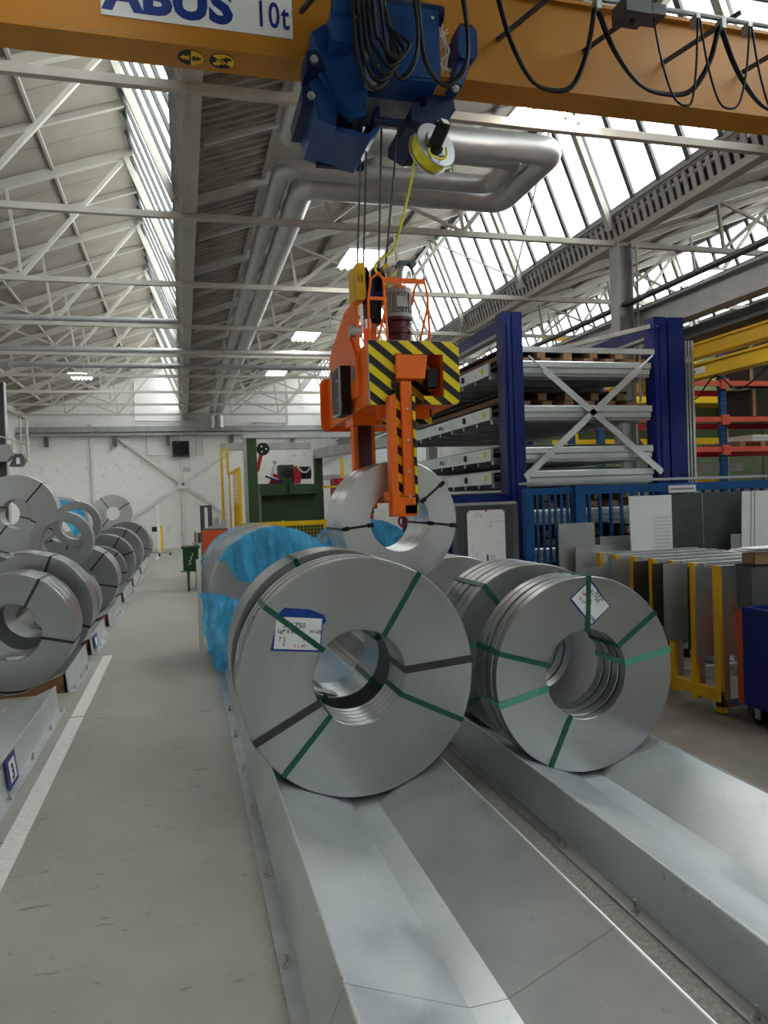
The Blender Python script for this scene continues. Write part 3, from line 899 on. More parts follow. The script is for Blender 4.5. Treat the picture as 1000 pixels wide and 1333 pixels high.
def coil(label, x, y, z, R, r, rings, straps=(), mat='coil', yaw=0.0, group=None, name='steel_coil', cat='steel coil', n=96):
    """rings: list of (offset, width, radius change); straps: (angle deg, width, material)"""
    t = thing(name, label, cat, (x, y, z - R), yaw, group)
    for (o_, w, dr) in rings:
        me = ring_mesh(R + dr, r, w, M[mat], n, name='slit_ring' if len(rings) > 1 else 'coil_winding')
        ob = bpy.data.objects.new(me.name, me); COL.objects.link(ob)
        ob.parent = t; ob.location = (0, o_, R)
    y1 = rings[-1][0] + rings[-1][1]
    for (a, wd, m) in straps:
        me = band(R, r, 0, y1, math.radians(a), wd).mesh('strap', M[m])
        ob = bpy.data.objects.new('strap', me); COL.objects.link(ob)
        ob.parent = t; ob.location = (0, 0, R)
    return t

def slit(n, w, gap, drs=(0,)):
    return [(i * (w + gap), w, drs[i % len(drs)]) for i in range(n)]

def on_face(t, R, name, poly, mat, y0=-0.004, th=0.002, parent=None):
    """flat piece against the front face; poly in coil-axis coordinates"""
    me = MB().prism(poly, 'y', y0 - th, y0).mesh(name, M[mat])
    o = bpy.data.objects.new(name, me); COL.objects.link(o)
    o.parent = parent or t
    if parent is None: o.location = (0, 0, R)
    ORG[o.name] = Vector((0, 0, 0))
    return o

def rot2(pts, c, a):
    ca, sa = math.cos(a), math.sin(a)
    return [(c[0] + p[0] * ca - p[1] * sa, c[1] + p[0] * sa + p[1] * ca) for p in pts]

RI = 0.305
# --- the large coil in front, with its paper label
R1 = 0.770; z1 = seat_z(R1)
c1 = coil('large banded coil in front with six straps and a blue-backed delivery label', T1, 4.60, z1, R1, RI, slit(5, 0.075, 0.005, (0, -0.004, 0.002, -0.006, 0)),
          [(140, 0.035, 'strap_green'), (57, 0.035, 'strap_green'), (4, 0.05, 'strap_grey'), (-27, 0.035, 'strap_green'), (228, 0.035, 'strap_green'), (207, 0.05, 'strap_grey')])
def label_sheet(t, R, c, a, w, h, lines, pocket_pad):
    pk = on_face(t, R, 'label_pocket', rot2(pocket_pad, c, a), 'pocket_blue', -0.0004, 0.0008)
    sh = on_face(t, R, 'paper_sheet', rot2([(-w/2, -h/2), (w/2, -h/2), (w/2, h/2), (-w/2, h/2)], c, a), 'white', -0.0014, 0.0005, parent=pk)
    for (s, x, y, size, m) in lines:
        p = rot2([(x, y)], c, a)[0]
        text('print', s, size, M[m], pk, frame_m((p[0], -0.0024, p[1]), (math.cos(a), 0, math.sin(a)), (-math.sin(a), 0, math.cos(a))), bold=0.0004)
w, h = 0.29, 0.20
label_sheet(c1, R1, (-0.39, 0.315), -0.12, w, h,
            [('Exp. .....', -0.125, 0.075, 0.022, 'ink'), ('391750', -0.10, 0.035, 0.048, 'ink'), ('LgP 8 B BL', -0.13, 0.0, 0.034, 'ink'), ('7 5', -0.12, -0.05, 0.036, 'ink'),
             ('W100', 0.07, 0.005, 0.030, 'ink'), ('.:: 5 -.:', 0.03, -0.04, 0.034, 'ink'), ('i', -0.09, -0.085, 0.05, 'ink'), ('5 ::. 40', -0.02, -0.085, 0.026, 'ink_red')],
            [(-0.165, -0.115), (0.15, -0.112), (0.152, 0.06), (0.175, 0.085), (0.155, 0.125), (0.06, 0.155), (-0.10, 0.158), (-0.135, 0.12)])
# crumpled clear film left on the edge of that coil
mb = MB()
for i in range(7):
    a = math.radians(146 + i * 5)
    for j in range(3):
        rr = R1 + 0.012 + 0.012 * ((i + j) % 2) - 0.004 * j
        mb.v.append((rr * math.cos(a), 0.02 + 0.07 * j + 0.01 * (i % 2), rr * math.sin(a)))
for i in range(6):
    for j in range(2): mb.f.append((i*3 + j, i*3 + j + 1, i*3 + j + 4, i*3 + j + 3))
o = bpy.data.objects.new('film_scrap', mb.mesh('film_scrap', M['film_clear'])); COL.objects.link(o); o.parent = c1; o.location = (0, 0, R1)

c1b = coil('grey coil standing close behind the large labelled coil', T1, 5.30, seat_z(0.775), 0.775, RI, [(0, 0.45, 0)],
     [(112, 0.035, 'strap_green'), (20, 0.04, 'strap_green'), (-40, 0.04, 'strap_green'), (250, 0.035, 'strap_green')], 'coil_dark')

tg = MB().obox((-0.10, 0.10, -RI + 0.032), (0.20, 0.13, 0.003), Matrix.Rotation(0.30, 3, 'Y')).mesh('bore_label', M['white'])
o = bpy.data.objects.new('bore_label', tg); COL.objects.link(o); o.parent = c1b; o.location = (0, 0, 0.775)
# --- slit coils in the other trough
R2 = 0.67; z2 = seat_z(R2)
c2 = coil('slit coil of four rings with mint green straps and a tilted delivery label', T2, 4.50, z2, R2, RI, slit(4, 0.078, 0.020, (0, -0.004, 0.0, -0.003)),
          [(87, 0.035, 'strap_green'), (35, 0.035, 'strap_green'), (10, 0.045, 'strap_mint'), (193, 0.045, 'strap_mint'), (163, 0.035, 'strap_green'), (244, 0.035, 'strap_green')])
w, h = 0.235, 0.18
label_sheet(c2, R2, (0.045, 0.49), -0.90, w, h,
            [('391750', -0.085, 0.035, 0.042, 'ink'), ('LgP 8 BL', -0.10, -0.005, 0.032, 'ink_red'), ('2117', -0.085, -0.05, 0.03, 'ink'), ('W100', 0.045, -0.07, 0.028, 'ink'), ('===', -0.03, 0.062, 0.05, 'ink')],
            [(-0.127, -0.105), (0.127, -0.098), (0.121, 0.095), (-0.122, 0.105)])
coil('slit coil hidden half behind the mint strapped coil', T2, 5.25, seat_z(0.685), 0.685, RI, slit(5, 0.105, 0.018, (0, -0.003)),
     [(128, 0.04, 'strap_green'), (170, 0.045, 'strap_mint'), (212, 0.035, 'strap_green')])
coil('bright film-wrapped coil under the lifted coil', T2, 6.95, seat_z(0.66), 0.66, 0.254, slit(3, 0.2, 0.006), [(150, 0.03, 'strap_black')], 'coil_bright')

# --- coils wrapped in blue film
def wrapped(label, x, y, R, w, bare=(150, 214), seed=1, yaw=0.0):
    z = seat_z(R)
    t = thing('wrapped_coil', label, 'steel coil', (x, y, z - R), yaw)
    me = ring_mesh(R, RI, w, M['coil_bright'], 96); me.name = 'coil_winding'
    o = bpy.data.objects.new('coil_winding', me); COL.objects.link(o); o.parent = t; o.location = (0, 0, R)
    rnd = random.Random(seed)
    ph = [rnd.uniform(0, 6.28) for _ in range(6)]
    def wr(a, b): return 0.022 * mnoise.noise((a * 5 + ph[0], b * 2.5, ph[1])) + 0.012 * mnoise.noise((a * 14, b * 6 + ph[2], ph[3]))
    def sheet(nm, mat, f, nu, nv):
        mb = MB()
        for i in range(nu + 1):
            for j in range(nv + 1): mb.v.append(f(i / nu, j / nv))
        for i in range(nu):
            for j in range(nv):
                k = i * (nv + 1) + j
                mb.f.append((k, k + 1, k + nv + 2, k + nv + 1))
        oo = bpy.data.objects.new(nm, mb.mesh(nm, M[mat], smooth='all')); COL.objects.link(oo); oo.parent = t; oo.location = (0, 0, R)
        return oo
    A0, A1 = math.radians(-40), math.radians(bare[1] - 10)
    # film over the rim: a blue band at the back and a folded-over band at the front, clear film between
    def rim(y0, y1, a0, a1, lift=0.012):
        def f(u, v):
            a = a0 + (a1 - a0) * u
            rr = R + lift + abs(wr(a, v)) * 0.8
            yy = y0 + (y1 - y0) * v + 0.02 * math.sin(6 * a + ph[3])
            return (rr * math.cos(a), yy, rr * math.sin(a))
        return f
    sheet('film_band', 'film_blue', rim(w - 0.38, w + 0.02, A0, A1, 0.03), 90, 6)
    sheet('clear_film', 'film_clear', rim(0.10, w - 0.36, A0, A1), 90, 8)
    sheet('film_fold', 'film_blue', rim(-0.02, 0.16, A0, math.radians(bare[0] - 2), 0.016), 80, 5)
    # film across the face, torn open on one side
    def face(u, v):
        a = A0 + (math.radians(bare[0]) - A0) * u
        rr = 0.12 + (R + 0.02 - 0.12) * v
        if u > 0.86: a += 0.10 * math.sin(9 * v + ph[4]) * (u - 0.86) / 0.14
        x, z = rr * math.cos(a), rr * math.sin(a)
        fold = 0.18 * abs(mnoise.noise((x * 5 + 1.0 * z, z * 0.9 + ph[5], ph[0]))) + 0.035 * abs(mnoise.noise((x * 13 + 3 * z, z * 2.5, ph[1])))
        return (x, -0.02 - fold * (1.1 - 0.75 * v ** 3), z)
    sheet('face_film', 'film_blue', face, 150, 40)
    return t, sheet, ph
wc, sheet, ph = wrapped('coil wrapped in torn blue film with loose film hanging over the aisle', T1, 9.0, 0.80, 1.7, yaw=0.055)
# the loose sheet that hangs from the torn edge down to the trough
def drape(u, v):
    wd = 0.60 - 0.26 * v ** 2
    x = -0.90 + 0.13 * v + wd * u - 0.04 * math.sin(PI * v)
    n = 0.20 * abs(mnoise.noise((u * 3.2 + v * 2, v * 1.6, 3.1))) + 0.09 * abs(mnoise.noise((u * 6, v * 3.5 + u * 3, 7.7))) - 0.08
    zz = 0.04 - 0.84 * v + 0.05 * math.sin(5 * u + 1.0) * (1 - v) - 0.10 * v * (1 - abs(2 * u - 0.9))
    return (x + 0.4 * n, -0.10 - 0.06 * math.sin(PI * v) + n, zz)
sheet('hanging_film', 'film_blue', drape, 60, 60)
wrapped('coil in blue film half hidden behind the lifted coil', T2, 10.6, 0.80, 0.9, seed=4)

# --- the row beside the white line and the stacks behind it
G = 'coils of the stacked rows'
S = 'strap_black'
def lc(label, x, y, z, R, r, w, straps=(), mat='coil_dark', n=64, rings=None, yaw=0.0):
    return coil(label, x, y, z, R, r, rings or [(0, w, 0)], [(a, 0.03, S) for a in straps], mat, yaw, G, n=n)
row = [
    ('first coil of the row by the white line, a paper tag lying in its bore', 8.65, 0.63, RI, 0.0, (62, -14, 190), slit(3, 0.22, 0.006)),
    ('second coil of the row by the white line, with a raised strip end on top', 9.75, 0.70, RI, 0.55, (70, -20), None),
    ('third coil of the row by the white line, banded in five rings', 14.2, 0.63, 0.254, 0.0, (50, -12), slit(5, 0.16, 0.006)),
    ('thin coil in the middle of the row by the white line', 17.2, 0.56, 0.30, 0.25, (45, -5), None),
    ('wide grey coil past the middle of the row by the white line', 18.5, 0.66, RI, 0.5, (60, 20), None),
    ('dark coil with one strap near the far end of the row by the white line', 21.3, 0.70, RI, 0.0, (65,), slit(3, 0.25, 0.006)),
    ('last coil of the row by the white line', 25.2, 0.745, RI, 0.7, (50, -15, 120), None)]
for (lb, y, R, r, w, st, rg) in row:
    c = lc(lb, T3, y, seat_z(R), R, r, w, st, rings=rg)
    if 'paper tag' in lb:
        tg = MB().obox((0.02, 0.10, -r + 0.012), (0.20, 0.09, 0.004), Matrix.Rotation(0.25, 3, 'X')).mesh('paper_tag', M['white'])
        o = bpy.data.objects.new('paper_tag', tg); COL.objects.link(o); o.parent = c; o.location = (0, 0, R)
        text('chalk_mark', 'HOKAT', 0.055, M['ink'], c, frame_m((-0.22, -0.003, R + 0.50), (1, 0, 0.05), (0, 0, 1)))
    if 'strip end' in lb:
        mb = MB()
        for i in range(9):
            a = math.radians(84 + i * 3); rr = R + 0.004 + 0.006 * i
            mb.v += [(rr * math.cos(a), 0.02, rr * math.sin(a)), (rr * math.cos(a), w - 0.02, rr * math.sin(a))]
        for i in range(8): mb.f.append((2*i, 2*i + 1, 2*i + 3, 2*i + 2))
        o = bpy.data.objects.new('strip_end', mb.mesh('strip_end', M['coil_bright'], smooth='all')); COL.objects.link(o); o.parent = c; o.location = (0, 0, R)
def fl_z(R): return R + 0.002     # coils of the rear rows stand on the floor
lc('low coil carrying the smaller open ring', T3, 12.3, seat_z(0.50), 0.50, 0.254, 0.5)
rear = [('nearest low coil behind the row by the white line', -3.25, 11.6, 0.60, 0.5), ('second low coil behind the row by the white line', -3.25, 12.7, 0.62, 0.55), ('third low coil behind the row by the white line', -3.25, 13.8, 0.64, 0.55)]
for lb, x, y, R, w in rear: lc(lb, x, y, fl_z(R), R, 0.254, w, (85, 30), rings=slit(2, w / 2, 0.005))
def stack(lb, x, y, z, R, r, w, straps, sup=True, mat='coil', dx=0.70, rs=0.68):
    if sup:
        for s, nm in ((-1, 'outer'), (1, 'inner')):
            lc('%s floor coil carrying the %s' % (nm, lb.split(' with')[0]), x + s * dx, y + 0.05, fl_z(rs), rs, RI, w, (70, -20))
        z = fl_z(rs) + math.sqrt((R + rs + 0.002) ** 2 - dx ** 2)
    return lc(lb, x, y, z, R, r, w, straps, mat)
stack('largest stacked coil with four straps', -3.2, 16.0, 0, 0.77, 0.29, 0.45, (50, -28, 152, 232))
stack('stacked coil just behind the largest stacked coil', -3.95, 18.7, 0, 0.77, 0.29, 0.45, (70, -15))
stack('stacked bright coil with the brick wall showing through its bore', -2.45, 28.0, 0, 0.68, 0.24, 0.35, (125, 32, 232), mat='coil_bright', dx=0.66, rs=0.66)
lc('narrow open ring standing on the third coil of the row', -1.88, 14.35, 2 * 0.63 + (seat_z(0.63) - 0.63) + 0.41, 0.41, 0.28, 0.28)
lc('narrow open ring lower and nearer than its neighbour', -1.86, 12.45, 2 * 0.50 + (seat_z(0.50) - 0.50) + 0.46, 0.46, 0.30, 0.28, mat='coil_dark')
lc('small ring lying on the low coils at the picture edge', -3.25, 12.75, 2 * 0.62 + 0.004 + 0.33, 0.33, 0.22, 0.35, rings=slit(2, 0.17, 0.006), mat='coil')
for s in (-1, 1):
    lc('floor coil %s the small blue wrapped coil' % ('on the wall side under' if s < 0 else 'on the aisle side under'), -3.35 + s * 0.66, 23.05, fl_z(0.62), 0.62, 0.254, 0.5)
wz = fl_z(0.62) + math.sqrt((0.66 + 0.622) ** 2 - 0.66 ** 2)
wb = lc('small stacked coil with blue film in its bore', -3.35, 23.0, wz, 0.66, 0.36, 0.45, mat='coil_bright')
mb = MB()
for i in range(25):
    for j in range(9):
        a = math.radians(-60 + i * 10); rr = 0.05 + 0.066 * j
        mb.v.append((rr * math.cos(a), -0.02 + 0.02 * math.sin(3 * a + j), rr * math.sin(a)))
for i in range(24):
    for j in range(8): mb.f.append((i*9 + j, i*9 + j + 1, i*9 + j + 10, i*9 + j + 9))
o = bpy.data.objects.new('film_sheet', mb.mesh('film_sheet', M['film_blue'], smooth='all')); COL.objects.link(o); o.parent = wb; o.location = (0, 0, 0.66)

# ================================================================== OVERHEAD CRANE
YF, YK = 5.57, 5.87              # front and back face of the box girder
ZG0, ZG1 = 5.33, 6.06
gd = thing('crane_girder', 'amber box girder of the overhead crane with white name sign', 'crane', (1.7, 5.72, ZG0))
MB().box(-7.0, 7.45, YF + 0.03, YK - 0.03, ZG0 + 0.02, ZG1).build('web_box', M['crane'], gd)
MB().box(-7.0, 7.45, YF - 0.0, YK + 0.0, ZG0, ZG0 + 0.022).build('bottom_flange', M['crane'], gd)
MB().box(-7.0, 7.45, YF - 0.02, YK + 0.02, ZG1, ZG1 + 0.03).build('top_flange', M['crane'], gd)
mb = MB()
rnd = random.Random(3)
x = -7.0; pts = []
while x < 7.4:
    pts.append((x, YF + 0.022 + rnd.uniform(-0.004, 0.004), ZG0 + 0.028 + rnd.uniform(-0.004, 0.004))); x += 0.06
mb.tube(pts, 0.010, 5).build('weld_bead', M['rust'], gd)
for x in (-6.9, 7.25): MB().box(x - 0.15, x + 0.15, 4.6, 6.9, 5.13, 5.33).build('end_carriage', M['crane'], gd)
# name sign
ys = YF + 0.028
sg = MB().box(-0.43, 0.935, ys - 0.004, ys, 5.49, 5.84).build('name_sign', M['white'], gd)
text('lettering', 'ABUS', 0.345, M['ink_blue'], sg, frame_m((-0.40, ys - 0.006, 5.545), (1, 0, 0), (0, 0, 1)), bold=0.017, xs=1.04, space=1.05)
text('lettering', '10t', 0.27, M['ink_blue'], sg, frame_m((0.655, ys - 0.006, 5.555), (1, 0, 0), (0, 0, 1)), bold=0.004, xs=0.66, space=1.1)
# round direction stickers under the bottom flange
def disc(cx, cy, z, r, n=28): return [(cx + r * math.cos(2*PI*i/n), cy + r * math.sin(2*PI*i/n)) for i in range(n)]
for i, cx in enumerate((0.18, 0.41)):
    st = MB().prism(disc(cx, 5.715, 0, 0.095), 'z', ZG0 - 0.003, ZG0 - 0.0005).build('direction_sticker', M['black'], gd)
    def arr(poly, m='yellow'):
        MB().prism([(cx + p[0], 5.715 + p[1]) for p in poly], 'z', ZG0 - 0.005, ZG0 - 0.0032).build('arrow', M[m], st)
    if i == 0:
        arr([(0.002 + 0.092 * math.cos(a), 0.092 * math.sin(a)) for a in [math.radians(-90 + 12 * k) for k in range(16)]])
        arr([(-0.078, 0), (-0.045, 0.032), (-0.045, 0.012), (-0.01, 0.032), (-0.01, -0.032), (-0.045, -0.012), (-0.045, -0.032)])
        MB().prism([(cx + p[0], 5.715 + p[1]) for p in [(0.078, 0), (0.045, 0.032), (0.045, 0.012), (0.012, 0.032), (0.012, -0.032), (0.045, -0.012), (0.045, -0.032)]], 'z', ZG0 - 0.007, ZG0 - 0.0052).build('arrow', M['black'], st)
    else:
        arr([(0.092 * math.cos(a), 0.092 * math.sin(a)) for a in [math.radians(-140 + 12 * k) for k in range(16)]])
        arr([(-0.06, 0.05), (-0.015, 0.06), (-0.025, 0.04), (0.02, 0.035), (-0.045, -0.02), (-0.04, 0.02), (-0.07, 0.02)])
        MB().prism([(cx - p[0], 5.715 - p[1]) for p in [(-0.06, 0.05), (-0.015, 0.06), (-0.025, 0.04), (0.02, 0.035), (-0.045, -0.02), (-0.04, 0.02), (-0.07, 0.02)]], 'z', ZG0 - 0.007, ZG0 - 0.0052).build('arrow', M['black'], st)
# festoon rails on brackets in front of the girder
for z, y in ((5.735, 5.02), (5.82, 4.86)):
    MB().tube([(2.3, y, z), (7.2, y, z)], 0.020, 8).build('festoon_rail', M['galv_dull'], gd, True)
for xa in (1.0, 2.62, 3.40, 4.18, 4.98, 5.8):
    MB().beam((xa, YF + 0.03, 5.70), (xa + 0.30, 5.0, 5.80), 0.03, 0.03).build('bracket_arm', M['darksteel'], gd)
# cable trolleys and hanging flat cables
for x in (2.36, 3.18, 3.62, 4.06, 4.30, 4.55):
    MB().box(x - 0.02, x + 0.02, 4.98, 5.06, 5.64, 5.72).build('cable_trolley', M['galv_dull'], gd)
cb = MB().box(3.36, 3.58, 4.90, 5.10, 5.60, 5.72).box(3.60, 3.72, 4.92, 5.08, 5.62, 5.70).build('trolley_box', M['darksteel'], gd)
MB().cyl((3.47, 5.0, 5.57), (3.47, 5.0, 5.61), 0.02, 8).build('cable_gland', M['black'], cb)
def loop(x0, z0, xb, zb_, x1, z1, r, y=5.02, dy=0.0, name='festoon_cable', par=None):
    pts = spline([(x0, y, z0), (x0 + (xb - x0) * 0.22, y - 0.01, z0 - (z0 - zb_) * 0.5), (x0 + (xb - x0) * 0.58, y - 0.02 + dy, zb_ + 0.09 * (z0 - zb_)), (xb, y - 0.02 + dy, zb_),
                  (xb + (x1 - xb) * 0.45, y - 0.02 + dy, zb_ + 0.09 * (z1 - zb_)), (x1 - (x1 - xb) * 0.2, y - 0.01, z1 - (z1 - zb_) * 0.5), (x1, y, z1)], 6)
    MB().tube(pts, r, 7).build(name, M['black'], par or gd, True)
for d in (0.0, 0.026):
    loop(2.36, 5.68, 2.78, 4.98 + d, 3.17, 5.68, 0.013, 5.02 + d)
    loop(3.19, 5.68, 3.76, 5.06 + d, 4.29, 5.68, 0.013, 5.02 + d)
    loop(4.31, 5.68, 4.90, 5.02 + d, 5.4, 5.68, 0.013, 5.02 + d)
loop(3.64, 5.68, 3.90, 4.97, 4.05, 5.68, 0.009, 4.98)
loop(4.07, 5.68, 4.30, 4.99, 4.54, 5.68, 0.009, 4.98)
loop(4.56, 5.68, 4.80, 4.97, 5.05, 5.68, 0.009, 4.98)

# ------------------------------------------------------------------ the hoist trolley
hs = thing('hoist_trolley', 'blue hoist trolley straddling the amber girder with black cable loops', 'hoist', (1.6, 5.6, 4.55))
def hp(name, mb, m='hoist', smooth=False, par=None): return mb.build(name, M[m], par or hs, smooth)
eb = hp('electric_box', MB().prism(rrect(1.42, 1.955, 5.04, 5.57, 0.02), 'y', 5.17, 5.46))
hp('box_lid', MB().prism(rrect(1.445, 1.93, 5.06, 5.55, 0.02), 'y', 5.158, 5.17), par=eb)
for x, z in ((1.90, 5.50), (1.47, 5.50), (1.47, 5.10)): hp('lid_screw', MB().cyl((x, 5.15, z), (x, 5.16, z), 0.012, 8), 'zinc', par=eb)
hp('top_tube', MB().tube([(1.2, 5.36, 5.66), (2.05, 5.36, 5.66)], 0.07, 14), 'hoist_dark', True)
hp('end_plate', MB().prism([(1.02, 5.36), (1.16, 5.46), (1.42, 5.52), (1.42, 4.92), (1.34, 4.84), (1.20, 4.92), (1.08, 5.20)], 'y', 5.28, 5.46))
gm = hp('travel_motor', MB().prism(rrect(1.13, 1.29, 5.22, 5.46, 0.03), 'y', 5.12, 5.30))
hp('motor_cap', MB().prism(rrect(1.15, 1.27, 5.40, 5.50, 0.02), 'y', 5.10, 5.28), par=gm)
hp('wheel_bracket', MB().box(0.98, 1.14, 5.30, 5.56, 5.12, 5.24), 'hoist_dark')
hp('wheel_bracket', MB().box(0.96, 1.12, 5.42, 6.02, 4.92, 5.04), 'hoist_dark')
for (x, z, y) in ((1.03, 5.16, 5.29), (1.02, 4.965, 5.41), (2.10, 5.06, 5.26), (2.14, 5.14, 5.26)):
    hp('hex_bolt', MB().cyl((x, y, z), (x, y - 0.03, z), 0.03, 6).cyl((x, y - 0.03, z), (x, y - 0.045, z), 0.016, 8), 'zinc')
# rope drum below the girder in a blue cradle
prof = [(0.02, 1.42), (0.15, 1.42), (0.15, 1.45)]
x = 1.46
while x < 1.88:
    prof += [(0.122, x), (0.130, x + 0.009), (0.122, x + 0.018)]; x += 0.02
prof += [(0.15, 1.89), (0.15, 1.92), (0.02, 1.92)]
Mx = Matrix.Translation((0, 5.66, 5.06)) @ Matrix(((0, 1, 0, 0), (1, 0, 0, 0), (0, 0, 1, 0), (0, 0, 0, 1)))
hp('rope_drum', MB().lathe(prof, 28, Mx), 'galv_dull', True)
hp('drum_guard', MB().prism([(1.02, 5.08), (1.06, 4.80), (1.20, 4.76), (1.22, 4.90), (1.18, 4.98), (1.12, 5.12)], 'y', 5.40, 6.05))
hp('guard_back', MB().box(1.16, 1.56, 6.0, 6.05, 4.74, 5.2), 'hoist_dark')  # dark tone stands in for the shade inside the guard opening
hp('guard_belly', MB().prism([(1.20, 4.76), (1.48, 4.72), (1.55, 4.80), (1.56, 4.98), (1.53, 4.98), (1.52, 4.82), (1.46, 4.76), (1.20, 4.80)], 'y', 5.46, 6.05))
hp('cradle_plate', MB().prism([(1.08, 5.12), (1.42, 5.12), (1.42, 4.84), (1.30, 4.80), (1.20, 4.90)], 'y', 5.34, 5.40))
hp('cradle_plate', MB().prism([(1.90, 5.06), (2.12, 5.06), (2.14, 4.96), (2.04, 4.82), (1.90, 4.80), (1.78, 4.86), (1.78, 4.94), (1.90, 4.96)], 'y', 5.36, 6.02), 'hoist_dark')
hp('cradle_bar', MB().tube([(1.5, 5.45, 4.86), (1.95, 5.45, 4.86)], 0.03, 10), 'hoist_dark', True)
mt = hp('hoist_motor', MB().prism(rrect(2.10, 2.25, 5.24, 5.48, 0.04), 'y', 5.16, 5.40), smooth=False)
hp('motor_hood', MB().prism([(2.06, 5.08), (2.14, 5.06), (2.22, 5.26), (2.12, 5.26)], 'y', 5.20, 5.38), par=mt)
hp('motor_cap', MB().prism(rrect(2.12, 2.23, 5.46, 5.51, 0.015), 'y', 5.18, 5.36), 'black', par=mt)
hp('terminal_panel', MB().box(1.40, 1.48, 5.22, 5.30, 5.00, 5.24), 'galv_dull')
for i in range(5):
    rr = random.Random(i)
    pts = [(1.97 + rr.uniform(0, 0.10), 5.22 + rr.uniform(-0.03, 0.05), 5.50 - 0.085 * k + rr.uniform(-0.02, 0.02)) for k in range(5)]
    hp('control_wire', MB().tube(spline(pts, 4), 0.004, 5), 'white', True)
# bundle of slack cable in front
for i in range(5):
    rr = random.Random(20 + i)
    xo = 1.28 + 0.035 * i; zb_ = 4.86 + 0.05 * i
    pts = spline([(xo - 0.02, 5.06 - 0.012 * i, 5.75), (xo + 0.0, 5.04 - 0.012 * i, 5.25), (xo + 0.03, 5.03 - 0.01 * i, zb_ + 0.12), (xo + 0.12, 5.02 - 0.01 * i, zb_), (xo + 0.24, 5.03 - 0.01 * i, zb_ + 0.12), (xo + 0.25 - 0.04 * i, 5.04, 5.35), (xo + 0.10, 5.06, 5.75)], 7)
    hp('cable_loop', MB().tube(pts, 0.015, 7), 'black', True)
for (a, b_, c_, z0) in ((1.48, 1.60, 1.74, 4.94), (1.76, 1.93, 2.12, 4.93)):
    for d in (0, 0.03):
        pts = spline([(a - 0.01 - d, 5.05, 5.80), (a, 5.03, 5.35), (a + 0.03, 5.02, z0 + 0.14 + d), (b_, 5.01 + d, z0 + d), (c_ - 0.03, 5.02, z0 + 0.14 + d), (c_ - 0.0, 5.03, 5.35), (c_ - 0.06 + d, 5.05, 5.80)], 7)
        hp('cable_loop', MB().tube(pts, 0.014, 7), 'black', True)
# cable reel hanging on the hoist
ax = Vector((0.32, -0.88, 0.22)).normalized()
sx = ax.cross(Vector((0, 0, 1))).normalized(); sz = sx.cross(ax)
Mr = Matrix(((sx.x, ax.x, sz.x, 1.92), (sx.y, ax.y, sz.y, 5.32), (sx.z, ax.z, sz.z, 4.62), (0, 0, 0, 1)))
rl = hp('cable_reel', MB().lathe([(0.02, 0.05), (0.175, 0.05), (0.178, 0.055), (0.175, 0.06), (0.11, 0.062), (0.10, 0.075), (0.02, 0.075)], 36, Mr), 'sheet', True)
hp('reel_flange', MB().lathe([(0.02, -0.06), (0.175, -0.06), (0.178, -0.055), (0.175, -0.05), (0.02, -0.05)], 36, Mr), 'sheet', True, rl)
hp('wound_cable', MB().lathe([(0.08, -0.05), (0.155, -0.05), (0.162, -0.03), (0.155, -0.012), (0.162, 0.008), (0.155, 0.03), (0.155, 0.05), (0.08, 0.05)], 36, Mr), 'cable_yellow', True, rl)
axm = Vector((0.18, -0.75, 0.55)).normalized()
p0 = Vector((1.91, 5.25, 4.60))
hp('reel_motor', MB().cyl(p0, p0 + axm * 0.17, 0.052, 18).cyl(p0 + axm * 0.17, p0 + axm * 0.20, 0.046, 18).cyl(p0 - axm * 0.02, p0 + axm * 0.02, 0.07, 18), 'black', True, rl)
q = p0 + axm * 0.204
hp('motor_label', MB().obox(q, (0.055, 0.06, 0.003), axm.to_track_quat('Z', 'Y').to_matrix()), 'white', par=rl)
hp('reel_bracket', MB().box(1.98, 2.06, 5.34, 5.50, 4.62, 4.86), 'galv_dull', par=rl)
hp('cable_tail', MB().tube(spline([p0 + Vector((-0.04, -0.03, 0.0)), p0 + Vector((-0.05, -0.05, -0.07)), p0 + Vector((0.02, -0.06, -0.11)), p0 + Vector((0.08, -0.05, -0.08)), p0 + Vector((0.09, -0.02, 0.0))], 6), 0.009, 7), 'cable_yellow', True, rl)
# wire ropes
for (x0, x1, yt, yb) in ((1.475, 1.50, 5.70, 6.14), (1.50, 1.555, 5.62, 6.14), (1.64, 1.69, 5.70, 6.14), (1.76, 1.74, 5.62, 6.14)):
    hp('wire_rope', MB().tube([(x0, yt, 4.98), (x1, yb, 3.86)], 0.0085, 6), 'darksteel', True)

cbl = MB().tube(spline([(1.80, 5.38, 4.56), (1.785, 5.44, 4.42), (1.74, 5.58, 4.15), (1.70, 5.70, 3.98), (1.60, 5.80, 3.92), (1.59, 5.86, 3.86), (1.68, 5.92, 3.80), (1.72, 5.95, 3.74)], 7), 0.010, 8).build('yellow_cable', M['cable_yellow'], None, True)
tag(cbl, 'bright yellow supply cable running from the reel down to the grab', 'cable')

# ------------------------------------------------------------------ the coil grab
M['hazard'] = stripe_material('yellow_black_hazard_stripes', (0.85, 0.66, 0.01), (0.015, 0.015, 0.015), 0.115, 0.62, 0.78)
gb = thing('coil_grab', 'orange motor-driven coil grab with yellow and black striped front plate', 'coil grab', (1.86, 6.0, 1.84))
def gp(name, mb, m='orange', smooth=False, par=None, origin=None): return mb.build(name, M[m], par or gb, smooth, origin)
X0, X1, ZP0, ZP1 = 1.478, 2.245, 2.745, 3.26
fp = rrect(X0, X1, ZP0, ZP1, 0.06, 5, (1, 1, 0, 0))
